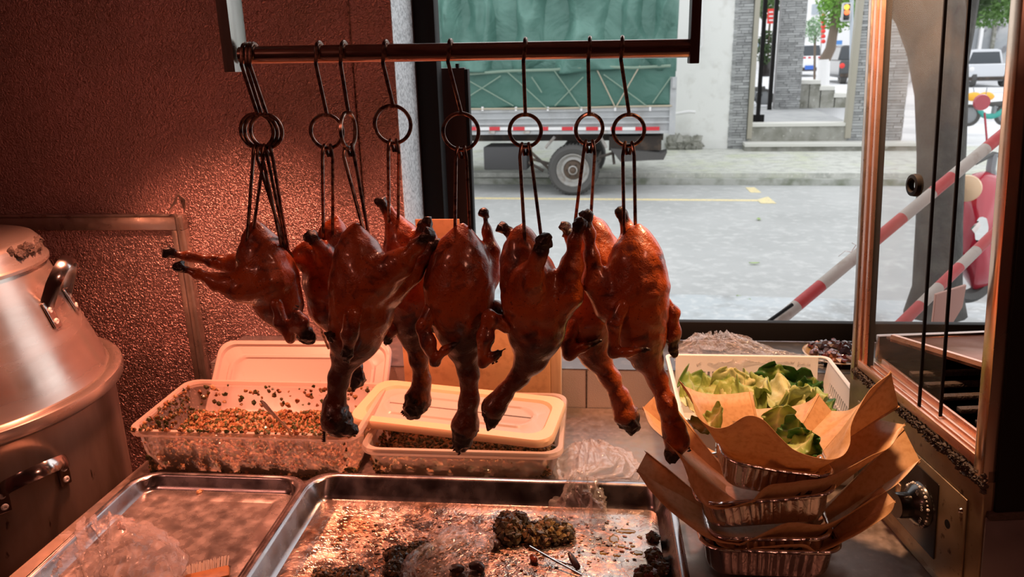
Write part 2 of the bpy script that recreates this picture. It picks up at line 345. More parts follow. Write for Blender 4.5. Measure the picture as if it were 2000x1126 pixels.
# ================================================================ HANGING RACK
YB = 1.06
pA = PY(470, 108, YB); pB = PY(1352, 94, YB); xA, xB = pA.x, pB.x; zb = (pA.z + pB.z) / 2; zbar = lambda x: pA.z + (pB.z - pA.z) * (x - xA) / (xB - xA)
rk = thing('hanging_rack', 'ceiling hung steel rack rail from which the roast ducks hang', 'rack', ((xA + xB) / 2, YB, zb - .03))
MB().tube([(xA, YB, zbar(xA)), (xB, YB, zbar(xB))], .0118, 28).build('rail', m_copper, rk)
m_gpost = M('brushed square post', (.50, .50, .47), .25, .9)
for x0, x1, z0 in ((xA - .020, xA - .004, zbar(xA) - .022), (xB - .004, xB + .008, zbar(xB) - .019)):
    MB().box((x0, YB - .014, z0), (x1, YB + (.034 if x0 < -.3 else .016), 2.7), bev=.0012).build('post', m_gpost if x0 < -.3 else m_brownframe, rk)
# ================================================================ TRAYS
def rrect(x0, x1, y0, y1, r, n=6):
    pts = []
    for cx, cy, a0 in ((x1 - r, y1 - r, 0), (x0 + r, y1 - r, 90), (x0 + r, y0 + r, 180), (x1 - r, y0 + r, 270)):
        for i in range(n + 1):
            a = math.radians(a0 + 90 * i / n); pts.append((cx + r * math.cos(a), cy + r * math.sin(a)))
    return pts
def rings(b, lst, cap_last=True, cap_first=False, fn=None, col=None):          # lst of (x0,x1,y0,y1,r,z)
    n = 6; m = 4 * (n + 1); vs = []; fs = []
    for (x0, x1, y0, y1, r, z) in lst:
        for p in rrect(x0, x1, y0, y1, r, n):
            q = (p[0], p[1], z); vs.append(fn(*q) if fn else q)
    for i in range(len(lst) - 1):
        for k in range(m): fs.append((i * m + k, i * m + (k + 1) % m, (i + 1) * m + (k + 1) % m, (i + 1) * m + k))
    if cap_last: fs.append(tuple((len(lst) - 1) * m + k for k in range(m)))
    if cap_first: fs.append(tuple(range(m))[::-1])
    return b.add(vs, fs, col)
def inset(R, d, z, dr=None): return (R[0] + d, R[1] - d, R[2] + d, R[3] - d, max(.004, R[4] - (d if dr is None else dr)), z)
def steel_tray(name, label, R, h, lip, wall, mfloor):
    t = thing(name, label, 'tray', ((R[0] + R[1]) / 2, (R[2] + R[3]) / 2, ZC))
    zt = ZC + h; b = MB()
    L = [inset(R, .001, zt - .006, 0), inset(R, 0, zt - .002, 0), inset(R, .003, zt, 0), inset(R, lip, zt, 0), inset(R, lip + .004, zt - .004, 0), inset(R, lip + wall * .8, ZC + .010), inset(R, lip + wall + .004, ZC + .004)]
    rings(b, L, False)
    rings(b, [inset(R, .002, zt - .006, 0), inset(R, lip + .002, zt - .008, 0), inset(R, lip + wall * .8 - .002, ZC + .006), inset(R, lip + wall, ZC + .0005)], True)
    b.build('rim', m_tray, t, solid=0, angle=50)
    b = MB(); rings(b, [inset(R, lip + wall + .004, ZC + .004), inset(R, lip + wall + .012, ZC + .0055), inset(R, lip + wall + .03, ZC + .0055), inset(R, lip + wall + .034, ZC + .0035)], True)
    b.build('tray_bottom', mfloor, t, angle=60); return t
steel_tray('serving_tray', 'large greasy steel tray full of scraps in the middle of the counter', (-.503, .140, .66, 1.190, .045), .042, .010, .015, m_floor_oil)
m_lt = M('scratched tray bottom', (.52, .48, .46), .24, .9, bump=[(10, .15, .003)], var=[(5, (.47, .42, .39), .3, .75), (160, (.60, .54, .5), .66, .76)], rvar=(40, .18, .36))
steel_tray('serving_tray', 'shallow clean steel tray at the left end of the counter', (-.835, -.506, .70, 1.195, .045), .030, .008, .011, m_lt)
# ================================================================ FOOD TUBS
def tub(label, R, z0, h, taper, name='food_tub'):
    t = thing(name, label, 'tub', ((R[0] + R[1]) / 2, (R[2] + R[3]) / 2, z0)); zt = z0 + h
    B = (R[0] + taper, R[1] - taper, R[2] + taper, R[3] - taper, R[4])
    b = MB(); rings(b, [inset(B, .012, z0), inset(B, .003, z0 + .004, 0), inset(B, -taper * .45, z0 + h * .5, 0), inset(R, .004, zt - .012, 0)], False, True)
    b.build('body', m_tub, t, angle=70)
    b = MB(); rings(b, [inset(R, .004, zt - .012, 0), inset(R, -.004, zt - .012, 0), inset(R, -.006, zt - .006, 0), inset(R, -.004, zt, 0), inset(R, .004, zt, 0), inset(R, .006, zt - .005, 0)], False)
    b.build('rim', m_tubrim, t); return t
m_tubrim = translucent(M('tub rim', (.70, .54, .44), .3, thin=.35), (.9, .75, .65), .3)
R1 = (-.86, -.425, 1.215, 1.445, .03); zt1 = ZC + .102
tub('open frosted tub with minced herbs and a spoon on the left', R1, ZC, .102, .014)
R2 = (-.418, -.055, 1.225, 1.475, .03)
tub('frosted tub of dark herbs under the cream lid beside the cardboard box', R2, ZC, .072, .014)
tub('empty looking outer tub nested around the lidded tub', (-.43, -.043, 1.240, 1.49, .03), ZC, .080, .006) if 0 else None
# relish heaps
def heapf(R, z0, z1, seed, slope=0, amp=.5):
    def f(u, v):
        x = R[0] + .016 + (R[1] - R[0] - .032) * u; y = R[2] + .016 + (R[3] - R[2] - .032) * v
        e = min(1, 8 * min(u, 1 - u, v, 1 - v) + .55)
        n = noise.noise(V(x * 22, y * 22, seed)) * amp + noise.noise(V(x * 70, y * 70, seed)) * .3
        return (x, y, z0 + (z1 - z0) * max(.05, e * (.72 + n * .5) + slope * (v - .5)))
    return f
PAL = [(.30, .12, .045), (.36, .18, .07), (.20, .075, .028), (.10, .07, .02), (.05, .07, .015), (.46, .27, .13)]
DK = [(.05, .055, .018), (.09, .07, .02), (.04, .05, .014), (.18, .11, .04), (.32, .2, .08)]
def relish(label, f, n, pal, gs, name='herb_relish'):
    b = MB(); b.grid(40, 30, f, (.34, .17, .075)); 
    for k in range(n):
        u, v = random.random(), random.random(); p = f(u, v)
        b.blob((p[0], p[1], p[2] + random.uniform(-.001, .003)), gs * random.uniform(.5, 1.5), random.choice(pal), jit=.45)
    return tag(b.build(name, m_relish, angle=0, smooth=False), label, 'relish', kind='stuff')
relish('coarse brown herb relish heaped inside the open left tub', heapf(R1, ZC + .006, ZC + .044, 1, .5, 1.2), 5600, PAL, .0034)
def side_speck(label, R, h, n, pal, gs, zf):
    b = MB()
    for k in range(n):
        x = random.uniform(R[0] + .02, R[1] - .02); z = ZC + h * zf(x)
        tpr = .014 * (1 - (z - ZC) / h)
        if random.random() < .75: p = (x, R[2] + tpr + .005, z)
        else: p = (R[0] + tpr + .005, random.uniform(R[2] + .02, R[3] - .02), z)
        if noise.noise(V(p[0] * 45, p[1] * 45, p[2] * 45 + n)) < -.12: continue
        b.blob(p, (gs * random.uniform(.3, 1.3), gs * .4, gs * random.uniform(.3, 1.2)), random.choice(pal), jit=.5)
    return tag(b.build('herb_scraps', m_relish, smooth=False), label, 'scraps', kind='stuff')
side_speck('dark wet herbs pressed against the open tub front wall', R1, .102, 3600, DK, .0042, lambda x: min(.95, abs(random.gauss(0, 1)) * (.10 + .30 * max(0, 1 - (x + .86) / .22)) + .03))
side_speck('pale minced bits stuck on the open tub wall', R1, .102, 1300, PAL, .003, lambda x: random.uniform(.05, .9))
b = MB()
for k in range(230):                                                   # bits on the inner back/side walls and rim
    r = random.random()
    if r < .45: p = (random.uniform(R1[0] + .02, R1[1] - .02), R1[3] - .009, ZC + random.uniform(.05, .097))
    elif r < .7: p = (R1[0] + .009, random.uniform(R1[2] + .02, R1[3] - .02), ZC + random.uniform(.06, .1))
    else: p = (random.uniform(R1[0], R1[1]), R1[2] - .001, zt1 + .001)
    g = random.uniform(.002, .006); b.blob(p, (g, .003, g), random.choice(PAL + DK[:2]), jit=.5)
tag(b.build('herb_scraps', m_relish, smooth=False), 'green and brown crumbs dotted along the open tub rim', 'scraps', kind='stuff')
relish('dark herb mix lying in the lidded tub', heapf(R2, ZC + .005, ZC + .036, 4, 0, .3), 2500, DK, .003)
side_speck('dark herb layer along the lidded tub front', R2, .072, 3000, DK, .0038, lambda x: random.uniform(.04, .42))
side_speck('pale layer of minced bits above the dark herbs in the lidded tub', R2, .072, 900, PAL, .0038, lambda x: random.uniform(.38, .66))
# spoon
a = PY(512, 783, 1.33); c = PY(556, 830, 1.30); sp = thing('spoon', 'steel spoon stuck in the herb relish of the open tub', 'spoon', tuple(c))
d = (c - a); pts = [a + d * t + V(0, 0, -.002 * math.sin(PI * t)) for t in [0, .04, .3, .6, 1, 1.5]]
bb = MB(); wd = [.0035, .0062, .0058, .0036, .0025, .0022]; sd = d.cross(V(0, 1, 0)).normalized(); nn = d.cross(sd).normalized()
vs = []; 
for p, w_ in zip(pts, wd): vs += [p - sd * w_ + nn * .0012, p + nn * .0000, p + sd * w_ + nn * .0012]
bb.add(vs, [(i * 3 + k, i * 3 + k + 1, i * 3 + k + 4, i * 3 + k + 3) for i in range(5) for k in range(2)]); bb.build('handle', m_chrome, sp, solid=.0012, sub=1)
e = pts[-1]; b = MB(); b.grid(16, 6, lambda u, v: e + d.normalized() * (.022 + .022 * v * math.cos(2 * PI * u)) + sd * .014 * v * math.sin(2 * PI * u) + nn * .005 * (v * v - 1), wrapu=True); b.build('bowl', m_chrome, sp, solid=.001)
# lids
def lid_mesh(W, D, org, ux, uy, label, matrim, matpan, rim=.014, th=.008, name='tub_lid'):
    ux = Vector(ux).normalized(); uy = Vector(uy); uy = (uy - ux * uy.dot(ux)).normalized(); uz = ux.cross(uy)
    org = Vector(org); fn = lambda x, y, z: org + ux * x + uy * y + uz * z
    R = (-W / 2, W / 2, -D / 2, D / 2, .032)
    t = thing(name, label, 'lid', tuple(org))
    b = MB(); rings(b, [inset(R, .002, -.004, 0), inset(R, 0, -.002, 0), inset(R, 0, th * .6, 0), inset(R, .003, th, 0), inset(R, rim, th, 0), inset(R, rim + .004, th - .005, 0)], False, fn=fn); b.build('rim', matrim, t)
    b = MB(); rings(b, [inset(R, rim + .003, th - .005, 0), inset(R, rim + .022, th - .005, 0), inset(R, rim + .025, th - .002, 0), inset(R, rim + .031, th - .002, 0), inset(R, rim + .034, th - .005, 0)], True, fn=fn); b.build('panel', matpan, t); return t
# leaning lid behind the open tub
a = PY(385, 700, 1.50); bq = PY(765, 700, 1.51); ct_ = (a + bq) / 2; 
lid_mesh(.405, .225, (ct_.x, 1.515, .925), (1, .02, -.0), (0, .62, .50) if 0 else (0, .55, .58), 'clouded plastic lid leaning upright behind the open tub', m_lid, m_lid, rim=.010)
# cream lid resting askew on the second tub
cs = [PZ(676, 824, .955), PZ(1070, 872, .948), PZ(1106, 788, .958), PZ(752, 752, .965)]
ctr = sum(cs, V(0, 0, 0)) / 4; ux = ((cs[1] - cs[0]) + (cs[2] - cs[3])) ; uy = (cs[3] - cs[0]) + (cs[2] - cs[1])
print('lid', cs, ux.length / 2, uy.length / 2)
lid_mesh(ux.length / 2 + .01, uy.length / 2 + .012, ctr, ux, uy, 'cream rimmed plastic lid lying askew on the herb tub', m_cream, m_lid, rim=.022, th=.012)
# ================================================================ CARDBOARD BOX
bx0 = PY(790, 720, 1.50).x; bx1 = PY(1075, 720, 1.50).x; ztop = PY(950, 640, 1.50).z
cb = thing('cardboard_box', 'brown cardboard box with one raised flap behind the roast ducks', 'box', ((bx0 + bx1) / 2, 1.525, ZC))
MB().box((bx0, 1.495, ZC), (bx1, 1.555, ztop), bev=.002).build('carton_body', m_card, cb)
xf0 = PY(815, 500, 1.52).x; xf1 = PY(900, 500, 1.52).x; MB().box((xf0, 1.52, ztop - .01), (xf1, 1.524, PY(850, 428, 1.52).z), bev=.001).build('flap', m_card, cb)
MB().box((bx1 + .0005, 1.50, ZC), (bx1 + .022, 1.552, ztop - .01), bev=.001).build('side_board', M('pale board', (.60, .40, .24), .7, var=[(40, (.4, .24, .13), .4, .7)], stretch=(1, 1, .1)), cb)
# ================================================================ DISPLAY CABINET
dv = V(-.139, 1, 0).normalized(); ov = V(-1, -.139, 0).normalized(); base = V(.5 - .139 * (.915 - 1.017), .915, 0)
def CB(s_, o_, z_): return base + dv * (s_ + .12 * (z_ - ZC)) + ov * o_ + V(0, 0, z_)
dc = thing('display_cabinet', 'heated glass display cabinet with sliding panes at the right of the counter', 'cabinet', tuple(CB(.19, -.22, ZC)))
def cbox(name, mat, s0, s1, o0, o1, z0, z1, bev=.0015, par=None):
    return MB().box((s0, o0, z0), (s1, o1, z1), fn=CB, bev=bev).build(name, mat, par or dc)
ZR = 1.092
cbox('lower_body', m_olive, 0, .385, -.5, 0, ZC, ZR, .003)
cbox('side_panel', M('brushed side steel', (.30, .27, .29), .34, .8, rvar=(30, .3, .45)), -.004, -.0005, -.5, -.002, ZC, 1.028)
cbox('side_panel', m_black, -.006, -.0005, -.5, -.012, 1.034, 2.1)
cbox('edge_strip', m_grime, -.008, .0, -.5, -.004, 1.026, 1.036)
g = cbox('control_cover', m_olive, .030, .345, .0005, .0035, .885, 1.033)
cp2 = cbox('control_panel', m_knob, .092, .325, .0037, .0055, .905, 1.020)
cbox('label_strip', m_cream, .205, .24, .0057, .006, .988, 1.008); cbox('label_strip', m_cream, .188, .20, .0057, .006, .93, .965)
for s_, z_ in ((.040, 1.012), (.040, .900), (.20, 1.024), (.33, 1.022)):
    MB().lathe([(.0002, .003), (.003, .0026), (.0042, 0)], CB(s_, .0035, z_), 12, axis=ov).build('screw', m_chrome, dc)
MB().lathe([(.0002, .0003), (.0065, .0002), (.0065, 0)], CB(.068, .0036, .975), 16, axis=ov).build('hole', m_black, dc)
kc = CB(.135, .0057, .965); 
kn = MB().lathe([(.034, 0), (.033, .004), (.026, .012), (.0195, .018), (.0195, .034), (.018, .036), (.0003, .036)], kc, 40, axis=ov).build('dial', m_knob, dc)
tag(kn, 'black temperature dial with white scale marks')
upv = V(0, 0, 1); tv = dv
b = MB()
for k in range(22):
    a = math.radians(-60 + k * 11); dd = (upv * math.cos(a) + (-dv) * math.sin(a)); sdv = dd.cross(ov); c = kc + dd * .0315 + ov * .0055
    b.blob(c, (.0016, .0016, .0016) if k % 3 else (.0028, .0028, .0028), jit=0)
m_wh = M('scale white', (.75, .72, .68), .5); b.build('scale_marks', m_wh, kn)
def text(body, size, mat, loc, xdir, ydir, par, name='lettering', ext=.0002, align='CENTER'):
    cu = bpy.data.curves.new(name, 'FONT'); cu.body = body; cu.size = size; cu.extrude = ext; cu.align_x = align; cu.align_y = 'CENTER'
    t = bpy.data.objects.new(name, cu); COL.objects.link(t); bpy.context.view_layer.update()
    me = bpy.data.meshes.new_from_object(t.evaluated_get(bpy.context.evaluated_depsgraph_get())); bpy.data.objects.remove(t)
    X = Vector(xdir).normalized(); Y = Vector(ydir); Y = (Y - X * Y.dot(X)).normalized(); Z = X.cross(Y); loc = Vector(loc)
    R = Matrix((X, Y, Z)).transposed().to_4x4(); R.translation = loc - Vector(par['_o']); me.transform(R)
    o = bpy.data.objects.new(name, me); COL.objects.link(o); o.parent = par; me.materials.clear(); me.materials.append(mat); o['_o'] = par['_o']; return o
for s_, tx in ((20, '50'), (65, '100'), (110, '150')):
    a = math.radians(s_); dd = upv * math.cos(a) - dv * math.sin(a); text(tx, .0075, m_wh, kc + dd * .027 + ov * .0125, -dd.cross(ov) * -1 if 0 else ov.cross(dd) * -1, dd, kn)
MB().lathe([(.010, 0), (.010, .006), (.007, .010), (.0003, .011)], CB(.215, .0057, .965), 20, axis=ov).build('pilot_light', m_chrome, dc)
# grime seam, rails, posts
b = MB(); 
for k in range(520):
    s_ = random.uniform(.0, .37); b.blob(CB(s_, .001, 1.079 + random.uniform(-.006, .005) - .012 * (1 - s_ / .37) * random.random()), (.0045, .004, .0035), jit=.6)
tag(b.build('grime_seam', m_grime, dc), 'thick dark grime crusted under the sliding door rail', kind='stuff')
for k, (o0, m_) in enumerate(((0.002, m_railp), (-.012, m_railp), (-.026, m_railp), (-.040, m_railp))):
    cbox('door_track', m_, .02, .352, o0 - .004, o0 + .001, ZR - .004, ZR + (.010 if k in (0, 3) else .006), .0008)
cbox('track_bed', M('pink track bed', (.50, .27, .20), .4, .5), .02, .352, -.044, 0, ZR - .003, ZR + .002)
cbox('post', m_steel, .363, .374, -.020, .004, ZR - .03, 2.1, .001)
cbox('door_channel', m_railp, .349, .361, -.016, .002, ZR, 2.1, .0006); cbox('door_channel', m_railp, .336, .345, -.016, .000, ZR, 2.1, .0006); cbox('door_gap', m_black, .335, .363, -.016, -.006, ZR, 2.1, 0)
m_pst = M('worn chrome post', (.55, .45, .36), .22, .9, var=[(6, (.75, .33, .16), .45, .7)], rvar=(10, .14, .35))
cbox('post', m_pst, .0, .022, -.028, .004, ZR - .02, 2.1, .002); cbox('post', m_railp, .022, .030, -.03, -.002, ZR, 2.1)
def pane(s0, s1, o, z0, z1, mat, nm='sliding_pane'):
    p = cbox(nm, mat, s0, s1, o - .002, o + .002, z0, z1, 0); cbox('pane_edge', m_black, s0 - .002, s0 + .0005, o - .0022, o + .0022, z0, z1, 0, par=None); return p
pane(.175, .345, -.007, ZR + .005, 2.08, m_glass); pane(.143, .345, -.021, ZR + .005, 2.08, m_smear)
hc = CB(.218, -.004, 1.421); MB().lathe([(.009, .004), (.011, .006), (.016, .005), (.017, 0), (.017, -.004), (.009, -.004), (.009, .004)], hc, 28, axis=ov).build('finger_pull', m_black, dc)
# inside
cbox('rear_pane', m_smear, .34, .372, -.48, -.46, 1.10, 2.05, 0) if 0 else None
cbox('inner_floor', m_black, .0, .372, -.48, -.05, ZR - .004, ZR, 0)
for k in range(7): cbox('shelf_bar', m_grime, .02 + k * .045, .032 + k * .045, -.46, -.06, ZR + .001, ZR + .008, .001)
cbox('far_rail', m_copper, .366, .378, -.48, -.04, ZR, ZR + .045, .002)
MB().add([CB(.36, -.06, ZR + .040), CB(.36, -.47, ZR + .040), CB(.06, -.47, ZR + .050), CB(.06, -.20, ZR + .050)], [(0, 1, 2, 3)]).build('tray_shelf', M('brown inner tray', (.25, .13, .10), .25, .6), dc, solid=.003)
MB().tube([CB(.36, -.06, ZR + .044), CB(.06, -.20, ZR + .054)], .007, 6).build('shelf_edge', m_railp, dc)
cbox('far_post', m_black, .36, .372, -.5, -.48, ZR, 2.1)
cbox('top', m_black, -.006, .385, -.5, .004, 2.08, 2.13)
# ================================================================ ROAST DUCKS (smooth implicit surfaces)
def sdf_eval(P, prims, k):
    """P (N,3); prims: list of chains, a chain = array of (x,y,z,r)"""
    D = None
    for (a, ra, b_, rb) in prims:
        ab = b_ - a; L = max(1e-9, float(ab @ ab)); t = np.clip(((P - a) @ ab) / L, 0, 1)
        d = np.sqrt(((P - (a + t[:, None] * ab)) ** 2).sum(1)) - (ra + (rb - ra) * t)
        if D is None: D = d
        else:
            h = np.maximum(k - np.abs(D - d), 0) / k; D = np.minimum(D, d) - h * h * k * .25
    return D + k * .21
def snet(f, lo, hi, h):
    n = [int(math.ceil((hi[i] - lo[i]) / h)) + 1 for i in range(3)]
    ax = [lo[i] + h * np.arange(n[i]) for i in range(3)]
    G = np.stack(np.meshgrid(*ax, indexing='ij'), -1).reshape(-1, 3).astype(np.float64)
    Vv = f(G).reshape(n); ins = Vv < 0
    c = [(i, j, k) for i in (0, 1) for j in (0, 1) for k in (0, 1)]
    sl = lambda A, o: A[o[0]:n[0] - 1 + o[0], o[1]:n[1] - 1 + o[1], o[2]:n[2] - 1 + o[2]]
    cnt = sum(sl(ins, o).astype(int) for o in c); act = (cnt > 0) & (cnt < 8)
    idx = -np.ones(act.shape, int); A = np.argwhere(act); idx[act] = np.arange(len(A))
    acc = np.zeros((len(A), 3)); num = np.zeros(len(A)); at = lambda o: Vv[A[:, 0] + o[0], A[:, 1] + o[1], A[:, 2] + o[2]]
    for o in c:
        for d in range(3):
            if o[d] == 0:
                o2 = list(o); o2[d] = 1; v0 = at(o); v1 = at(o2); m = (v0 < 0) != (v1 < 0)
                t = np.where(m, v0 / np.where(m, v0 - v1, 1), 0); p = np.array(o, float)[None].repeat(len(A), 0); p[:, d] = t
                acc[m] += p[m]; num[m] += 1
    Vt = np.array(lo) + h * (A + acc / num[:, None])
    fs = []
    for d in range(3):
        e1, e2 = [(1, 2), (2, 0), (0, 1)][d]
        s0 = [slice(1, n[i] - 1) for i in range(3)]; s0[d] = slice(0, n[d] - 1); s1 = list(s0); s1[d] = slice(1, n[d])
        a_ = ins[tuple(s0)]; b_ = ins[tuple(s1)]; E = np.argwhere(a_ != b_)
        off = np.array([1, 1, 1]); off[d] = 0; E = E + off
        def g(x1, x2):
            q = E.copy(); q[:, e1] -= x1; q[:, e2] -= x2; return idx[q[:, 0], q[:, 1], q[:, 2]]
        Q = np.stack([g(1, 1), g(0, 1), g(0, 0), g(1, 0)], 1); fl = ins[tuple((E).T)]
        Q[~fl] = Q[~fl][:, ::-1]; fs.append(Q)
    return Vt, np.concatenate(fs)
m_duck = None
def duck_mat():
    m = bpy.data.materials.new('roast skin'); m.use_nodes = True; nt = m.node_tree; N = nt.nodes; L = nt.links; b = N['Principled BSDF']
    tc = N.new('ShaderNodeTexCoord'); at = N.new('ShaderNodeAttribute'); at.attribute_name = 'char'
    def nz(s, d=4, dist=0, st=None):
        n = N.new('ShaderNodeTexNoise'); n.inputs['Scale'].default_value = s; n.inputs['Detail'].default_value = d; n.inputs['Distortion'].default_value = dist
        src = tc.outputs['Object']
        if st: mp = N.new('ShaderNodeMapping'); mp.inputs['Scale'].default_value = st; L.new(src, mp.inputs[0]); src = mp.outputs[0]
        L.new(src, n.inputs[0]); return n.outputs[0]
    def mix(f, a, c):
        x = N.new('ShaderNodeMix'); x.data_type = 'RGBA'; L.new(f, x.inputs[0])
        for i, q in ((6, a), (7, c)):
            if isinstance(q, tuple): x.inputs[i].default_value = q + (1,)
            else: L.new(q, x.inputs[i])
        return x.outputs[2]
    def mr(s, a, c, lo=0, hi=1):
        x = N.new('ShaderNodeMapRange'); L.new(s, x.inputs[0]); x.inputs[1].default_value = a; x.inputs[2].default_value = c; x.inputs[3].default_value = lo; x.inputs[4].default_value = hi; return x.outputs[0]
    c = mix(mr(nz(16, 3), .38, .66), (.46, .092, .012), (.22, .034, .007))
    c = mix(mr(nz(38, 5, .8), .50, .70), c, (.085, .012, .005))
    c = mix(mr(nz(300, 2), .62, .75), c, (.10, .012, .005))
    c = mix(at.outputs['Fac'], c, (.018, .007, .005))  # real char, plus neck shade painted into the skin colour
    L.new(c, b.inputs['Base Color']); L.new(mr(nz(30, 4), .3, .7, .22, .5), b.inputs['Roughness'])
    L.new(mr(at.outputs['Fac'], .4, .9, .6, .05), b.inputs['Coat Weight']); b.inputs['Coat Roughness'].default_value = .16
    b.inputs['Subsurface Weight'].default_value = .12; b.inputs['Subsurface Radius'].default_value = (1, .18, .05); b.inputs['Subsurface Scale'].default_value = .008
    p = None
    for s, st, di, dist in ((520, .5, .0009, 0), (110, .4, .0022, 2.0), (34, .35, .006, 1.0)):
        bp = N.new('ShaderNodeBump'); bp.inputs['Strength'].default_value = st; bp.inputs['Distance'].default_value = di; L.new(nz(s, 3, dist), bp.inputs['Height'])
        if p: L.new(p, bp.inputs['Normal'])
        p = bp.outputs[0]
    L.new(p, b.inputs['Normal']); return m
m_duck = duck_mat()
def implicit(name, chains, Y, par, h=.0031, k=.013, char_shades=(), croot=.02, bump=.0012, flat=None):
    prims = []
    for ch in chains:
        pts = []
        for (px, py, dy, r) in ch:
            p = PY(px, py, Y + dy / 100); pts.append((np.array(p), r * mpp(p)))
        for i in range(len(pts) - 1): prims.append((pts[i][0], pts[i][1], pts[i + 1][0], pts[i + 1][1]))
    A = np.array([list(p[0] - p[1]) for p in prims] + [list(p[2] - p[3]) for p in prims] + [list(p[0] + p[1]) for p in prims] + [list(p[2] + p[3]) for p in prims])
    lo = A.min(0) - h * 3; hi = A.max(0) + h * 3
    def f(P):
        d = sdf_eval(P, prims, k)
        if bump: d = d + bump * (np.sin(P[:, 0] * 150 + 3 * np.sin(P[:, 2] * 60)) * np.sin(P[:, 1] * 170) * np.sin(P[:, 2] * 110 + 2 * np.sin(P[:, 0] * 70)))
        return d
    Vt, Q = snet(f, lo, hi, h)
    for it in range(2):
        e = 5e-4; d0 = f(Vt); g = np.stack([(f(Vt + np.eye(3)[i] * e) - d0) / e for i in range(3)], 1); g /= np.maximum((g ** 2).sum(1), .2)[:, None]; Vt = Vt - g * np.clip(d0, -h, h)[:, None] * .9
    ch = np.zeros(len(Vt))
    for cc_ in char_shades:
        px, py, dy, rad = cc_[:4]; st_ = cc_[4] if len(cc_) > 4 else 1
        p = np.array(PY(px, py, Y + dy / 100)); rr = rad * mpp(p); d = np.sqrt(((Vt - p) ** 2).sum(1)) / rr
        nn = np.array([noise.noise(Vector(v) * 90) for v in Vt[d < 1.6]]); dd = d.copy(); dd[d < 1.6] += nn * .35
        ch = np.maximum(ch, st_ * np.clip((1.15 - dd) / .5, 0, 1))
    m_ = ch > .8; Vt[m_] += np.array([list(noise.noise_vector(Vector(v) * 130)) for v in Vt[m_]]) * (.0038 * ch[m_])[:, None] if m_.any() else 0
    b = MB(); b.v = [tuple(v) for v in Vt]; b.f = [tuple(int(i) for i in q) for q in Q]
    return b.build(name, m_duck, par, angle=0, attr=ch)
def foot(x, y, dy, r):                                                  # knuckly charred stump of a leg
    return [[(x, y, dy, r), (x + r * .7, y + r * .5, dy + .4, r * .75)], [(x - r * .8, y + r * .2, dy - .3, r * .6), (x + r * .3, y - r * .5, dy, r * .6)]]
YD = 1.06
def duck(label, dY, body, legs, wings, spikes=(), brown=0):  # brown: strength of the shade painted along the neck
    Y = YD + dY
    c = PY(body[0][len(body[0]) // 2][0], body[0][-1][1], Y)
    t = thing('roast_duck', label, 'roast duck', tuple(c), 'roast ducks hanging from the rail')
    if len(body) > 1: q_ = body[1]; body = [body[0], [q_[0]] + [(x, y, dy, r * (.84 if i_ < len(q_) - 4 else 1.0)) for i_, (x, y, dy, r) in enumerate(q_[1:])]]
    chains = list(body); char_shades = []
    for lg in legs:
        chains.append(lg); x, y, dy, r = lg[0]; chains += foot(x, y, dy, max(6, r * .85)); char_shades.append((x, y, dy, 2.6 * max(9, r)))
    hd = body[1] if len(body) > 1 else None
    if hd: x, y, dy, r = hd[-2]; char_shades.append((x, y, dy, 2.0 * r + 10)); char_shades += [(x, y, dy, 3.0 * r, brown * 1.25) for x, y, dy, r in hd]  # charred head, then the unlit neck's shade painted in by brown
    implicit('body', chains, Y, t, char_shades=char_shades)
    if brown and hd:
        pass
    for wg in wings:
        wg = [(a, b_, c_, r_ * 1.22) for a, b_, c_, r_ in wg]
        x, y, dy, r = wg[-1]; implicit('wing', [wg], Y, t, k=.007, h=.0024, char_shades=[(x, y, dy, 3.2 * r + 14), (wg[len(wg) // 2][0], wg[len(wg) // 2][1], wg[len(wg) // 2][2], 1.2 * wg[len(wg) // 2][3] + 4, .45)])
    for (x0, y0, x1, y1, dy, n, ln) in spikes:                          # crisp feather stubs
        b = MB()
        for i in range(n):
            q = (i + .5) / n; p = PY(x0 + (x1 - x0) * q, y0 + (y1 - y0) * q, Y + dy / 100); m_ = mpp(p); dx, dz = (y1 - y0), (x1 - x0); l = math.hypot(dx, dz)
            tip = p + (CM @ V(dx / l, dz / l, 0)) * ln * m_ * random.uniform(.6, 1.2) * (1 if ln > 0 else 1); b.tube([p, (p + tip) / 2 + V(0, 0, -.001), tip], [3 * m_, 2.2 * m_, .3 * m_], 5)
        b.build('crisp_feathers', m_char, t)
    return t
m_char = M('charred bits', (.03, .010, .007), .4, coat=.3, bump=[(120, .5, .001)])
duck('roast duck farthest left with both legs stretched out to the left', .0,
     [[(497, 428, 1, 4), (502, 460, 1, 27), (512, 500, 1, 50), (528, 545, 1, 56), (545, 590, 1, 47), (565, 630, 1, 30)], [(560, 620, 4, 20), (588, 645, 5, 16), (600, 660, 5, 11), (612, 668, 5, 6)]],
     [[(350, 520, -4, 9), (385, 534, -3.5, 11), (430, 552, -3, 20), (475, 560, -2.5, 33), (520, 548, -1, 40)],
      [(328, 494, 2, 10), (370, 500, 2.5, 11), (420, 510, 3, 14), (465, 518, 3, 24), (505, 520, 2, 32)]],
     [[(540, 592, -2.5, 11), (550, 630, -3, 12), (567, 660, -3, 9), (574, 632, -3.5, 10), (580, 612, -3.5, 8), (588, 628, -3.5, 12), (597, 652, -3, 12), (614, 660, -3, 5)]],
     [(578, 612, 586, 596, -3.3, 3, 10)])
duck('roast duck half hidden behind the two left ducks, burnt leg end pointing left', .085,
     [[(659, 424, 0, 6), (652, 455, 0, 28), (640, 500, 0, 44), (642, 550, 0, 50), (645, 600, 0, 42), (660, 640, 0, 26)], [(660, 630, 1, 24), (690, 690, 2, 17), (698, 740, 2, 15), (690, 762, 1, 8)]],
     [[(543, 509, -2.5, 10), (570, 508, -2, 14), (600, 498, -1.5, 26), (630, 520, 0, 38)], [(606, 462, -4.5, 11), (622, 478, -4, 12), (638, 500, -3, 16), (650, 530, -2, 24)]], [])
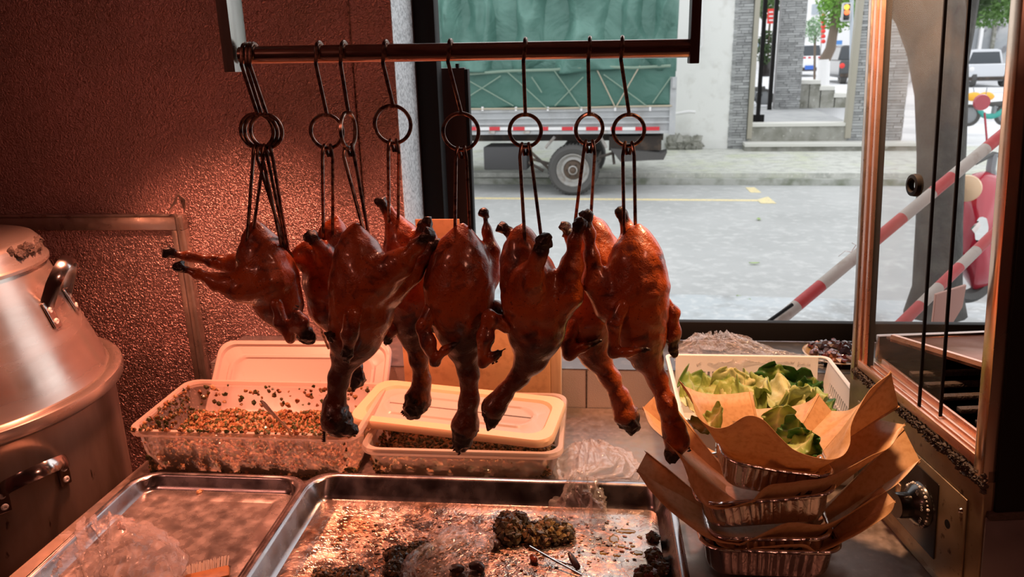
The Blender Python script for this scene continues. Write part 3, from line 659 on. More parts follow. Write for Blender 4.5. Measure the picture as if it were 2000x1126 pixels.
duck('roast duck in front with both legs crossed up to the right, third from left', -.03,
     [[(694, 434, 0, 4), (694, 460, 0, 24), (700, 500, 0, 50), (706, 555, 0, 64), (706, 610, 0, 62), (692, 658, 0, 52), (678, 695, 0, 32)], [(676, 695, 0, 27), (662, 740, 0, 26), (654, 790, 0, 27), (656, 820, -1, 30), (672, 832, -1, 20), (696, 842, -1, 9)]],
     [[(838, 458, -2.5, 11), (815, 480, -2.5, 16), (780, 515, -2, 30), (730, 545, -1.5, 52)], [(852, 478, 2, 10), (830, 500, 2, 16), (800, 530, 2, 28), (760, 560, 1, 42)]],
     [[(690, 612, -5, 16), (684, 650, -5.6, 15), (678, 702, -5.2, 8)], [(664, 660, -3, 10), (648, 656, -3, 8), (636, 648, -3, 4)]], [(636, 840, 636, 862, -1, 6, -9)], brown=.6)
duck('roast duck behind with a single leg up beside the grey jamb', .09,
     [[(775, 432, 0, 12), (785, 462, 0, 36), (800, 510, 0, 54), (808, 570, 0, 60), (806, 620, 0, 46), (806, 650, 0, 30)], [(808, 655, 0, 27), (818, 700, 0, 23), (824, 745, 0, 22), (816, 780, 0, 26), (806, 800, -1, 18), (799, 816, -1, 6)]],
     [[(745, 394, 0, 9), (758, 412, 0, 12), (770, 436, 0, 20)], [(828, 440, -2, 10), (822, 462, -2, 13), (815, 500, -1, 22)]],
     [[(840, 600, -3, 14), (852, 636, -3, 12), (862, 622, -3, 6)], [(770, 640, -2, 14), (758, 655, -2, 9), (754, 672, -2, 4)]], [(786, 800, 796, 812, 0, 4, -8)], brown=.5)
duck('roast duck hanging straight with smooth plump back in the middle of the rail', -.01,
     [[(904, 438, 0, 4), (902, 462, 0, 26), (899, 505, 0, 56), (897, 555, 0, 70), (898, 600, 0, 66), (903, 648, 0, 50), (908, 680, 0, 32)], [(908, 685, 0, 31), (916, 730, 0, 25), (917, 780, 0, 24), (909, 830, 0, 27), (902, 860, 0, 20), (896, 884, 0, 7)]],
     [[(946, 416, 3, 8), (951, 450, 3, 10), (960, 490, 2.5, 18), (950, 530, 2, 34)], [(836, 432, 3, 8), (842, 466, 3, 12), (852, 510, 2, 24)]],
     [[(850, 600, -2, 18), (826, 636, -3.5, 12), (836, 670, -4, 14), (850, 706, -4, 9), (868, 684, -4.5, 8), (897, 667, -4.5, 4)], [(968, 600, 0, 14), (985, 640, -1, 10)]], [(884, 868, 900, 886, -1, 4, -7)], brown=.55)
duck('roast duck facing front with one short leg folded over its breast', -.03,
     [[(1021, 440, 1, 5), (1020, 465, 1, 28), (1022, 505, 1, 46), (1034, 550, 0, 58), (1044, 600, 0, 62), (1046, 648, 0, 57), (1040, 690, 0, 38)], [(1036, 700, 0, 34), (1012, 738, 0, 24), (984, 768, 0, 22), (965, 795, 0, 25), (960, 822, 0, 14), (953, 848, 0, 4)]],
     [[(1062, 470, -5.5, 14), (1052, 500, -5, 17), (1036, 545, -3.5, 30), (1020, 590, -2.2, 42)], [(982, 444, 3, 9), (1000, 458, 3, 10), (1020, 486, 2, 18)], [(1132, 436, -1, 11), (1122, 470, -1, 14), (1116, 520, -1, 23), (1108, 575, -.5, 32), (1080, 610, 0, 36)]],
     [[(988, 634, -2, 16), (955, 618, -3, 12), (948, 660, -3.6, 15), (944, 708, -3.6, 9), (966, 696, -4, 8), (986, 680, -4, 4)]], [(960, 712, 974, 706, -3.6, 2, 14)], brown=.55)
duck('roast duck behind between the two right ducks, neck slanting to the right', .075,
     [[(1155, 424, 0, 8), (1160, 455, 0, 34), (1164, 500, 0, 52), (1158, 560, 0, 60), (1150, 615, 0, 56), (1150, 660, 0, 42), (1162, 690, 0, 32)], [(1165, 695, 0, 30), (1190, 735, 0, 25), (1210, 775, 0, 24), (1222, 810, 0, 25), (1234, 832, 0, 16), (1232, 846, 0, 6)]],
     [[(1103, 443, 0, 8), (1114, 462, 0, 11), (1125, 495, 0, 22)]],
     [[(1124, 630, -3, 15), (1108, 668, -3.6, 13), (1112, 690, -4, 12), (1140, 678, -4.2, 8), (1172, 664, -4.2, 4)]], [(1236, 838, 1250, 830, 0, 5, -7)])
duck('roast duck farthest right with the bill pointing down at the paper liners', -.01,
     [[(1248, 440, 0, 4), (1246, 465, 0, 28), (1243, 505, 0, 54), (1243, 555, 0, 64), (1243, 605, 0, 62), (1250, 655, 0, 52), (1262, 695, 0, 32)], [(1264, 700, 0, 31), (1284, 740, 0, 25), (1302, 790, -1, 24), (1316, 835, -1.5, 28), (1321, 862, -2, 25), (1313, 890, -2, 12), (1307, 910, -2, 4)]],
     [[(1145, 420, -1, 10), (1150, 455, -1, 13), (1155, 500, -1, 16), (1164, 550, -1, 28), (1195, 590, -1, 44)], [(1212, 414, 2, 10), (1224, 440, 2, 12), (1236, 475, 2, 20)]],
     [[(1216, 596, -4, 13), (1200, 630, -4.6, 14), (1198, 688, -5, 10), (1225, 688, -5.3, 9), (1268, 681, -5.3, 4)], [(1303, 590, 1, 10), (1312, 610, 1, 13), (1313, 650, 1, 14), (1316, 690, 1, 8)]], [(1336, 846, 1350, 880, -1.6, 7, -13)])
# ================================================================ HOOKS
def hook(label, bx, rx, ry, rr, ends, yoff=0, edge=False, squash=1):
    Yb = YB; x = PY(bx, 100, YB).x; zb_ = zbar(x); t = thing('duck_hook', label, 'hook', (x, YB, zb_), 'wire duck hooks along the rail')
    rt = PY(rx, ry - rr, YB - .004); R = .0155; wr = .0026
    pts = [V(x + .002, YB + R * math.cos(a), zb_ + R * math.sin(a)) for a in [math.radians(d) for d in (-30, 0, 25, 50, 75, 100, 125, 150, 180)]]
    pts += [V(x, YB - R, zb_ - .012), rt + V(0, 0, .004), rt + V(0, .002, -.001)]
    MB().tube(pts, wr, 8).build('hook_rod', m_wire, t)
    MB().tube([rt + V(.004 * math.cos(a), .004 * math.sin(a) * .6, 0.0) for a in [i * PI / 5 for i in range(10)]], .0026, 6, closed=True).build('knot', m_wire, t)
    rc = PY(rx, ry, YB - .004); mm = mpp(rc); rad = rr * mm
    ax = V(1, 0, 0) * (.12 if edge else squash) + V(0, 1, 0) * (1 if edge else math.sqrt(max(0, 1 - squash ** 2)))
    MB().tube([rc + ax * rad * math.cos(a) + V(0, 0, rad * math.sin(a)) for a in [2 * PI * i / 40 for i in range(40)]], wr * 1.05, 8, closed=True).build('ring', m_wire, t)
    rb = rc - V(0, 0, rad)
    for i, (ex, ey, dy) in enumerate(ends):
        e = PY(ex, ey, YD + dy); sx = -1 if i == 0 else 1; o = V(sx * .0045, -.003, 0)
        top = [rb + o + V(-sx * .003, .006, -.012), rb + o + V(0, .004, .001), rb + o + V(0, 0, .0045), rb + o + V(sx * .001, -.003, .001), rb + o + V(sx * .003, -.003, -.012)]
        MB().tube(top + [e + V(0, -.001, 0), e + V(sx * .003, .006, -.012)], wr * .95, 8).build('prong', m_wire, t)
H_ = [('leftmost wire hook of the bunched three at the rail end, over the left duck', 478, 502, 256, 33, [(483, 470, -.01), (496, 445, .0)]),
      ('middle wire hook of the bunched three at the left rail end', 487, 510, 257, 33, [(556, 478, .01), (560, 486, .03)]),
      ('rightmost wire hook of the bunched three at the left rail end', 494, 520, 256, 32, [(548, 468, .0), (563, 488, .02)]),
      ('wire hook with open ring above the half hidden second duck', 622, 638, 257, 32, [(632, 478, .07), (650, 470, .07)]),
      ('wire hook whose ring is seen edge on, above the third duck', 670, 680, 254, 34, [(716, 470, -.03), (724, 478, -.02)]),
      ('wire hook with wide ring in front of the grey jamb edge', 752, 767, 243, 36, [(760, 440, .085), (778, 430, .085)]),
      ('wire hook with ring in front of the dark window post', 878, 900, 257, 35, [(889, 452, -.01), (918, 456, -.01)]),
      ('wire hook holding the duck with its leg folded over the breast', 1024, 1026, 255, 31, [(1026, 482, -.04), (1058, 470, -.03)]),
      ('wire hook second from the right end of the rail', 1149, 1151, 252, 29, [(1122, 445, .04), (1153, 440, .07)]),
      ('wire hook nearest the right end of the rail', 1212, 1228, 254, 30, [(1219, 462, -.01), (1241, 452, -.005)])]
for i, h_ in enumerate(H_): hook(*h_, edge=(i == 4), squash=.9 if i == 8 else 1)
tag(MB().tube([PY(622, 628, 1.14), PY(630, 652, 1.16), PY(642, 680, 1.18)], .0022).build('wire_pin', m_wire), 'thin bent wire poking out below the left ducks', 'wire')
# ================================================================ STREET
K = -.08; sx = V(1, K, 0).normalized(); sy = V(-K, 1, 0).normalized(); ZS = -.3
def SV(px, py, Y0): return PY(px, py, Y0, K)
def SW(u, v, z): return sx * u + sy * v + V(0, 0, z)
def uv(p): return p.dot(sx), p.dot(sy)
def srect(px0, px1, py0, py1, Y0):
    pm = (py0 + py1) / 2; xm = (px0 + px1) / 2
    u0 = uv(SV(px0, pm, Y0))[0]; u1, v = uv(SV(px1, pm, Y0)); return u0, u1, v, SV(xm, py1, Y0).z, SV(xm, py0, Y0).z
def sb(name, mat, px0, px1, py0, py1, Y0, th, par=None, bev=0, dv_=0, zlo=None, **k):
    u0, u1, v, z0, z1 = srect(px0, px1, py0, py1, Y0)
    return MB().box((u0, v + dv_, z0 if zlo is None else zlo), (u1, v + dv_ + th, z1), fn=SW, bev=bev).build(name, mat, par, smooth=bool(bev), **k)
def Yof(px, py, z): p = PZ(px, py, z); return p.y - K * p.x
m_road = M('concrete road', (.44, .45, .445), .75, var=[(1.1, (.36, .37, .365), .35, .7), (9, (.50, .51, .50), .5, .75), (60, (.34, .34, .34), .6, .75)], bump=[(60, .2, .004)])
m_pave = M('far pavement', (.52, .53, .49), .85, var=[(1.3, (.46, .49, .36), .50, .70), (6, (.36, .37, .34), .45, .7), (30, (.66, .66, .62), .55, .75)], bump=[(12, .4, .02)])
m_near = M('wet near paving', (.42, .46, .48), .3, var=[(3, (.30, .31, .31), .45, .62), (14, (.55, .57, .57), .5, .7)], bump=[(20, .2, .005)])
YK = Yof(1310, 358, ZS); YN = Yof(1450, 580, ZS); YBd = Yof(1480, 290, -.14)
def gslab(name, v0, v1, z, mat, u0=-60, u1=60, th=.5): return struct(MB().box((u0, v0, z - th), (u1, v1, z), fn=SW).build(name, mat, smooth=False))
vK = YK * sy.y + 0; vN = YN * sy.y; vB = YBd * sy.y
def vof(px, py, z): return uv(PZ(px, py, z))[1]
vK = vof(1310, 358, ZS); vN = vof(1450, 580, ZS); vB = vof(1480, 290, -.14)
gslab('street', vN, vK, ZS, m_road); gslab('far_pavement', vK + .0, vB + .3, -.14, m_pave)
gslab('near_pavement', 2.25, vN - .03, ZS + .02, m_near); gslab('gutter_joint', vN - .03, vN, ZS - .03, m_grime)
struct(MB().box((-60, vK - .14, ZS - .2), (60, vK - .002, ZS + .09), fn=SW).build('kerb', M('kerb stone', (.40, .41, .38), .8, var=[(5, (.18, .20, .15), .4, .65)]), smooth=False))
m_yel = M('yellow road paint', (.78, .66, .36), .7, var=[(30, (.48, .47, .4), .5, .7)])
def decal(name, pts, z, mat, th=.004): return struct(MB().poly([PZ(*p, z) for p in pts], (0, 0, th)).build(name, mat, smooth=False))
decal('road_line', [(600, 383), (600, 386), (1512, 393), (1506, 390)], ZS, m_yel); decal('road_line', [(1478, 390), (1500, 384), (1516, 397), (1486, 397)], ZS + .002, m_yel); decal('road_line', [(1456, 366), (1474, 366), (1487, 376), (1466, 376)], ZS, m_yel)
m_leaf = M('fallen leaf', (.30, .42, .14), .5)
for i, (x, y, s_) in enumerate(((1473, 514, .05), (1452, 582, .07), (1482, 428, .06))):
    p = PZ(x, y, ZS + .012); d = V(math.cos(i * 2.3), math.sin(i * 2.3), 0); n_ = V(-d.y, d.x, 0)
    b = MB(); b.grid(7, 5, lambda u, v: p + d * (u - .5) * 2 * s_ + n_ * (v - .5) * s_ * .8 * math.sin(PI * (u * .96 + .02)) + V(0, 0, .012 * abs(v - .5) + .02 * (u - .5) ** 2))
    tag(b.build('fallen_leaf', m_leaf, solid=.001), ['green leaf on the road above the striped pole', 'curled leaf on the wet strip beside the road joint', 'pale leaf on the road below the yellow line end'][i], 'leaf')
# ---- truck
YT = Yof(1120, 381, ZS); T_ = thing('truck', 'grey drop side lorry with a green tarpaulin parked across the street', 'truck', tuple(SV(1090, 381, YT)))
m_tk = M('grey truck paint', (.42, .44, .45), .5, .1, var=[(5, (.34, .35, .35), .45, .7), (30, (.5, .5, .48), .6, .75)]); m_tkd = M('truck underside', (.045, .036, .030), .7, var=[(8, (.10, .07, .05), .5, .7)])
m_red = M('red reflective tape', (.55, .035, .045), .4); m_wht = M('white reflective tape', (.72, .72, .72), .4); m_tyre = M('tyre rubber', (.075, .073, .07), .75, bump=[(40, .3, .01)])
m_rim = M('painted rim', (.42, .40, .38), .5, .3, var=[(9, (.22, .16, .11), .5, .7)]); m_tarp = M('green tarpaulin', (.07, .165, .135), .5, bump=[(2.4, .7, .10, 1.2), (9, .4, .02, .5)], var=[(2.5, (.12, .25, .21), .4, .7)]); m_tarp2 = M('darker tarpaulin flap', (.055, .145, .115), .5, bump=[(4, .5, .05, 1)])
m_rope = M('rope', (.20, .28, .22), .8); m_rope2 = M('pale rope', (.42, .37, .28), .8)
u0, u1, vt, z0, z1 = srect(700, 1318, 212, 262, YT)
DT = 2.0
MB().box((u0, vt, z0 + .03), (u1, vt + DT, z1 - .02), fn=SW).build('bed', m_tk, T_, smooth=False)
for (a, c) in ((212, 219), (229, 232), (239, 243), (256, 262)): sb('side_rib', m_tk, 700, 1318, a, c, YT, .05, T_, dv_=-.035)
sb('corner_post', m_tk, 1308, 1320, 150, 262, YT, .08, T_, dv_=-.05); sb('lamp_bracket', m_tk, 1313, 1321, 150, 172, YT, .05, T_, dv_=-.09)
for a, c in ((921, 932), (957, 978), (1003, 1026), (1057, 1072), (1098, 1120), (1145, 1169), (1193, 1216), (1241, 1288)): sb('red_strip', m_red, a, c, 247, 254, YT, .012, T_, dv_=-.05)
for a, c in ((932, 957), (978, 1003), (1026, 1057), (1072, 1098), (1120, 1145), (1169, 1193), (1216, 1241)): sb('white_strip', m_wht, a, c, 247.5, 253.5, YT, .010, T_, dv_=-.05)
for x in (944, 1009, 1071, 1136, 1202, 1270): sb('rope_hook', m_wht, x - 2, x + 2, 208, 216, YT, .03, T_, dv_=-.06)
for x in (962, 1030, 1180): sb('latch', m_rim, x - 6, x + 6, 255, 260, YT, .03, T_, dv_=-.06)
sb('chassis_rail', m_tkd, 700, 1296, 264, 282, YT, .12, T_, dv_=.45); sb('chassis_rail', m_tkd, 700, 1296, 262, 276, YT, .3, T_, dv_=1.2); sb('axle', m_tkd, 1080, 1160, 318, 340, YT, 1.2, T_, dv_=.3)
sb('storage_box', M('dark side box', (.05, .05, .052), .5), 943, 1028, 287, 333, YT, .5, T_, dv_=.05, bev=.02)
sb('rear_crossmember', m_tkd, 1188, 1292, 268, 296, YT, .6, T_, dv_=.15)
mg = [SV(1190, 296, YT), SV(1215, 316, YT), SV(1262, 313, YT), SV(1290, 305, YT), SV(1302, 295, YT), SV(1298, 308, YT)]
b = MB(); b.poly([SV(1192, 290, YT), SV(1212, 316, YT), SV(1265, 313, YT), SV(1296, 312, YT), SV(1303, 297, YT), SV(1290, 300, YT), SV(1262, 296, YT)], sy * .4); b.build('spare_wheel_cover', m_tyre, T_, smooth=False)
for (a, c) in (((1082, 268), (1064, 290)), ((1172, 268), (1184, 290)), ((1195, 290), (1199, 322)), ((1038, 312), (1075, 322)), ((1035, 298), (1070, 330)), ((1170, 308), (1196, 300)), ((1030, 318), (1060, 335))):
    MB().tube([SV(*a, YT) + sy * .08, SV(*c, YT) + sy * .08], .022, 6).build('strut', m_rim if c[0] < 1190 and a[1] == 268 else m_tkd, T_)
wc = SV(1119, 332, YT); wr = mpp(wc) * 49
wh = MB().lathe([(wr * .62, .0), (wr * .70, -.045), (wr * .86, -.062), (wr * .97, -.03), (wr, .02), (wr, .20), (wr * .9, .25), (wr * .6, .22), (wr * .62, .0)], wc, 48, axis=sy).build('tyre', m_tyre, T_)
b = MB()
for k in range(44):
    a = 2 * PI * k / 44; d = sx * math.cos(a) + V(0, 0, 1) * math.sin(a); tdir = d.cross(sy); c = wc + d * wr * .985 + sy * .01
    b.poly([c - tdir * .012, c + tdir * .012, c + tdir * .012 + d * .014, c - tdir * .012 + d * .014], sy * .2)
b.build('tread', m_tyre, T_, smooth=False)
rm = MB().lathe([(wr * .66, -.02), (wr * .62, -.03), (wr * .58, .0), (wr * .50, .06), (wr * .40, .05), (wr * .34, -.01), (wr * .14, -.02)], wc, 40, axis=sy).build('rim', M('whitish wheel rim', (.50, .50, .48), .5, .3, var=[(12, (.35, .30, .26), .5, .7)]), T_)
MB().lathe([(wr * .40, .048), (wr * .34, -.012), (wr * .30, -.014), (wr * .12, -.02), (wr * .11, -.08), (.001, -.09)], wc, 32, axis=sy).build('hub', M('rusty hub', (.10, .07, .05), .6, .3), rm)
for k in range(6): a = k * PI / 3; MB().lathe([(.014, 0), (.014, -.03), (.001, -.032)], wc + (sx * math.cos(a) + V(0, 0, 1) * math.sin(a)) * wr * .24 + sy * -.012, 6, axis=sy).build('wheel_nut', m_tkd, rm)
for (px_) in (1119,): MB().lathe([(wr * .6, .0), (wr * .97, .02), (wr, .05), (wr, .24), (wr * .6, .24)], wc + sy * 1.5, 32, axis=sy).build('tyre', m_tyre, T_)
zt0 = SV(1100, 210, YT).z; zt1 = SV(1100, 132, YT).z; zt2 = SV(1100, -40, YT).z + .25; ue = uv(SV(1322, 120, YT))[0]; us = u0
def tf(u, v):
    U = us + (ue - us) * u; Zz = zt1 - .06 + (zt2 - zt1 + .06) * v
    fold = .13 * (1 - abs(noise.noise(V(U * 2.4 + .25 * math.sin(Zz * 2), 9, Zz * .35))) * 6) * (.35 + .65 * v) + .05 * math.sin(U * 4.3 + .8 * math.sin(Zz * 3)) * (.3 + .7 * v) + .09 * (1 - abs(noise.noise(V(U * 1.6, 0, Zz * .7))) * 5) + .07 * (1 - abs(noise.noise(V(U * 1.1 + Zz * 1.3, 4, Zz * .6 - U * .5))) * 5) + .02 * noise.noise(V(U * 7, 2, Zz * 4))
    return SW(U, vt - .03 - fold, Zz - .03 * math.sin(U * 3) * (1 - v))
b = MB(); b.grid(150, 44, tf); b.build('tarpaulin', m_tarp, T_, angle=0, solid=.01)
b = MB(); b.grid(140, 16, lambda u, v: SW(us + (ue - us - .03) * u, vt - .012 - .02 * math.sin((us + (ue - us) * u) * 9 + v * 3) - .03 * noise.noise(V((us + (ue - us) * u) * 3, v * 2, 3)), zt0 + .02 * math.sin(u * 40) * (1 - v) + (zt1 - zt0) * v)); b.build('lower_flap', m_tarp2, T_, angle=0, solid=.01)
MB().box((us, vt + .03, zt0 - .05), (ue - .01, vt + DT, zt2), fn=SW).build('tarp_body', m_tarp, T_, smooth=False)
ru = lambda x, y: SV(x, y, YT) - sy * .085
for i, (a, c) in enumerate((((905, 150), (1005, 206)), ((993, 140), (1070, 210)), ((980, 148), (915, 190)), ((1083, 136), (1135, 210)), ((1140, 150), (1085, 206)), ((1163, 128), (1202, 208)), ((1250, 128), (1205, 206)), ((1180, 145), (1262, 205)), ((1310, 150), (1275, 200)), ((1060, 180), (1040, 150)))):
    MB().tube([ru(*a), (ru(*a) + ru(*c)) / 2 + sy * .02, ru(*c)], .009, 5).build('rope', m_rope2 if i in (5, 6) else m_rope, T_)
MB().tube([SV(x, y, YT) - sy * .08 for x, y in ((920, 144), (1000, 138), (1080, 136), (1160, 130), (1240, 132), (1310, 128))], .02, 6).build('hem', m_rope, T_)
MB().tube([SV(x, y, YT) - sy * .05 for x, y in ((700, 214), (1100, 211), (1200, 208), (1312, 206))], .014, 6).build('rope', m_rope2, T_)
# ---- white building with slate pillars and gate
Yb = YBd; m_wallw = M('white plaster', (.72, .73, .71), .85, var=[(1.2, (.55, .56, .54), .5, .75), (5, (.60, .60, .57), .55, .75)]); m_slate = M('slate strips', (.30, .31, .315), .8, var=[(6, (.36, .37, .37), .4, .7)], attr='Col'); m_grout = M('slate backing', (.17, .17, .17), .9); m_conc = M('weathered concrete', (.30, .30, .27), .85, var=[(4, (.16, .16, .13), .4, .65), (15, (.46, .46, .42), .6, .75)])
m_beige = M('beige gate post', (.36, .34, .28), .6); m_stepw = M('pale stone cap', (.60, .60, .56), .8)
bd = thing('building', 'white plastered building with grey slate pillars and a raised gateway across the street', 'building', tuple(SV(1500, 290, Yb)))
ub0 = uv(SV(700, 150, Yb))[0]; ub1 = uv(SV(1432, 200, Yb))[0]
MB().box((ub0, vB, -.14), (ub1, vB + .3, 6), fn=SW).build('plaster_wall', m_wallw, bd, smooth=False)
b = MB()
for k in range(40): b.blob(SW(uv(SV(1338 + random.uniform(-28, 24), 280, Yb))[0], vB - .05, -.12 + random.uniform(0, .16)), .12, jit=.5)
tag(b.build('rubble', m_conc, bd, smooth=False), 'low rubble at the wall foot', kind='stuff')
def slates(par, px0, px1, Y0, z0, z1, th=.3, h=.05, side=True):
    a = uv(SV(px0, 150, Y0)); c = uv(SV(px1, 150, Y0)); v_ = a[1]
    MB().box((a[0], v_ + .02, z0), (c[0], v_ + th, z1), fn=SW).build('pillar_core', m_grout, par, smooth=False)
    b = MB(); z = z0
    while z < z1:
        u = a[0] - random.random() * .2
        while u < c[0]:
            L_ = random.uniform(.12, .34); x0 = max(u, a[0]); x1 = min(u + L_ - .006, c[0])
            if x1 > x0 + .01:
                g_ = random.choice((.22, .27, .30, .33, .40)); n0 = len(b.v); b.box((x0, v_ - random.uniform(0, .025), z + .003), (x1, v_ + .03, z + h - .003), fn=SW); b.c += [(g_, g_ * 1.03, g_ * 1.04)] * (len(b.v) - n0)
            u += L_
        z += h
    tag(b.build('slate_strips', m_slate, par, smooth=False), kind='stuff')
zF = SV(1560, 241, Yb).z; zM = SV(1560, 270, Yb).z
slates(bd, 1428, 1464, Yb, -.14, 4.2); slates(bd, 1668, 1775, Yb, -.14, 4.2)
uB = lambda x: uv(SV(x, 200, Yb))[0]
for x0, x1 in ((1462, 1472), (1655, 1667)): MB().box((uB(x0), vB - .06, zM if x0 < 1600 else zM), (uB(x1), vB + .14, 4.2), fn=SW, bev=.01).build('gate_post', m_beige, bd)
def vz(py, z, px=1600): return uv(PZ(px, py, z))[1]
vF = vz(213, zF)
MB().box((uB(1462), vB, -.14), (uB(1668), vF + 3, zF), fn=SW).build('gate_floor', M('gate floor', (.37, .38, .38), .7, var=[(3, (.30, .31, .32), .45, .65)]), bd, smooth=False)
MB().box((uB(1462), vB - .04, zF - .05), (uB(1660), vB + .35, zF + .005), fn=SW).build('step', m_stepw, bd, smooth=False)
MB().box((uB(1465), vB - .02, -.14), (uB(1660), vB + .01, zF - .05), fn=SW).build('riser', m_conc, bd, smooth=False)
MB().box((uB(1455), vB - .42, -.14), (uB(1790), vB - .03, zM - .10), fn=SW).build('riser', m_conc, bd, smooth=False); MB().box((uB(1455), vB - .45, zM - .10), (uB(1790), vB - .02, zM - .05), fn=SW).build('step', m_stepw, bd, smooth=False)
def at_v(px, py, v): r = ray(px, py); t = v / r.dot(sy); return C0 + r * t
def gbox(name, mat, px0, px1, py0, py1, v, th, par=None, z0=None, bev=0, **k):
    pm = (py0 + py1) / 2; a = at_v(px0, pm, v).dot(sx); c = at_v(px1, pm, v).dot(sx); xm = (px0 + px1) / 2
    return MB().box((a, v, at_v(xm, py1, v).z if z0 is None else z0), (c, v + th, at_v(xm, py0, v).z), fn=SW, bev=bev).build(name, mat, par, smooth=bool(bev), **k)
def gy(px, v): lo = at_v(px, 213, v); return lo
pl = thing('gate_pillar', 'inner slate pillar standing inside the gateway', 'pillar', tuple(at_v(1540, 213, vF)))
YF_ = vF / sy.y
slates(pl, 1517, 1566, PZ(1540, 213, zF).y - K * PZ(1540, 213, zF).x, zF + .001, 4.2, .35)
gbox('dark_post', m_black, 1508, 1516, -40, 212, vF - .05, .1, pl, z0=zF + .002)
# planter blocks
pb = thing('planter_wall', 'stepped weathered concrete block wall with pale caps behind the gateway', 'wall', tuple(at_v(1610, 212, vF + .3)))
for x0, x1, y0 in ((1560, 1580, 160), (1580, 1602, 160), (1602, 1630, 172), (1630, 1657, 186)):
    gbox('block', m_conc, x0 + .7, x1 - .7, y0 + 4, 213, vF + .3, .5, pl if 0 else pb, z0=zF + .002); gbox('cap_stone', m_stepw, x0 - 1, x1 + 1, y0 - 3, y0 + 4, vF + .27, .6, pb)
# glass door leaf inside the gate
gd = thing('glass_door', 'open glass door leaf with black frame and round blue sticker inside the gateway', 'door', tuple(at_v(1485, 225, vB + .5)))
gbox('pane', m_glass, 1470, 1487, -30, 226, vB + .4, .02, gd); gbox('frame_bar', m_black, 1485, 1493, -30, 228, vB + .38, .06, gd, z0=zF + .001); gbox('frame_bar', m_black, 1470, 1493, 224, 229, vB + .38, .06, gd, z0=zF + .001)
c = at_v(1476, 88, vB + .36); MB().lathe([(.001, 0), (.055, 0), (.055, .01)], c, 24, axis=-sy).build('sticker', M('sticker white', (.6, .72, .85), .5), gd); MB().lathe([(.001, .012), (.022, .012), (.022, .0)], c, 16, axis=-sy).build('sticker_dot', M('sticker blue', (.08, .22, .5), .5), gd)
# ground beyond the gate
m_far = M('far pale paving', (.66, .67, .68), .8, var=[(.8, (.52, .53, .55), .45, .65)])
struct(MB().box((uB(1462) - 30, vF + 3, -1), (uB(1462) + 60, 120, zF), fn=SW).build('far_ground', m_far, smooth=False)) if 0 else None
vg = vF + .9
struct(MB().poly([SW(uB(1462) - 4, vg, zF + .02), SW(uB(1790), vg, zF + .02), SW(at_v(1800, 100, 59.).dot(sx), 59., zF + .02), SW(at_v(1300, 100, 59.).dot(sx), 59., zF + .02)], V(0, 0, -.6)).build('far_ground', m_far, smooth=False))
gslab('side_street', vB + .3, vg + 90, -.3, m_far, u0=uB(1790) + .02, u1=60)
def foliage(name, label, cat, c, R_, n, size, col, par=None, trunk=None):
    b = MB(); 
    for k in range(n):
        d = Vector(RS.normal(size=3)); d.normalize(); d = d * (random.random() ** .4); p = Vector(c) + V(d.x * R_[0], d.y * R_[1], d.z * R_[2])
        a = Vector(RS.normal(size=3)).normalized() * size; e = Vector(RS.normal(size=3)); e = (e - a.normalized() * e.dot(a.normalized())).normalized() * size * .45
        g_ = random.uniform(.6, 1.35); b.add([p - a, p + e, p + a, p - e], [(0, 1, 2, 3)], tuple(q * g_ for q in col))
    return tag(b.build(name, m_fol, par, smooth=False), label, cat, kind='stuff')
m_fol = translucent(M('tree leaves', (.1, .2, .05), .5, attr='Col'), (.2, .35, .08), .4)
m_bark = M('bark', (.045, .042, .038), .9, bump=[(8, .8, .03), (30, .5, .01)], var=[(6, (.08, .075, .065), .45, .7), (14, (.045, .04, .04), .55, .7)]); m_bark2 = M('grey brown bark', (.17, .13, .10), .9, bump=[(20, .5, .02)])
# street tree behind the gate
vt_ = 24.; tr = thing('street_tree', 'crooked street tree with white painted foot seen through the gateway', 'tree', tuple(at_v(1608, 170, vt_)))
pp = [(1606, 172), (1610, 118), (1622, 95), (1628, 60), (1634, 25), (1640, -10)]
MB().tube([at_v(*p, vt_) for p in pp], [.17, .16, .14, .12, .11, .10], 10).build('trunk', m_bark2, tr); MB().tube([at_v(1606, 172, vt_), at_v(1609, 116, vt_)], [.185, .172], 10).build('painted_foot', m_wht, tr)
foliage('crown', None, None, at_v(1645, 22, vt_), (.62, .8, .55), 900, .07, (.16, .32, .06), tr); foliage('crown', None, None, at_v(1612, 0, vt_), (.25, .5, .3), 200, .07, (.2, .4, .07), tr)
t2 = thing('street_tree', 'small distant pale green tree in front of the white block', 'tree', tuple(at_v(1590, 120, 36.))); MB().tube([V(*at_v(1594, 118, 36.).xy, zF), at_v(1592, 60, 36.)], .05, 6).build('trunk', m_bark2, t2); foliage('crown', None, None, at_v(1590, 58, 36.), (.42, .5, .55), 380, .08, (.28, .42, .26), t2)
t3 = thing('potted_tree', 'dark leafy plant in a pot behind the glass door', 'plant', tuple(at_v(1497, 150, vF + 3)))
gbox('pot', m_knob, 1488, 1506, 112, 150, vF + 3, .5, t3, bev=.04); foliage('foliage', None, None, at_v(1494, 92, vF + 3), (.22, .3, .45), 320, .07, (.06, .10, .04), t3); MB().tube([at_v(1500, 110, vF + 3), at_v(1502, 60, vF + 3), at_v(1507, 20, vF + 3)], .03, 6).build('stem', m_bark2, t3); foliage('foliage', None, None, at_v(1492, 10, vF + 3), (.45, .4, .35), 480, .07, (.10, .17, .06), t3)
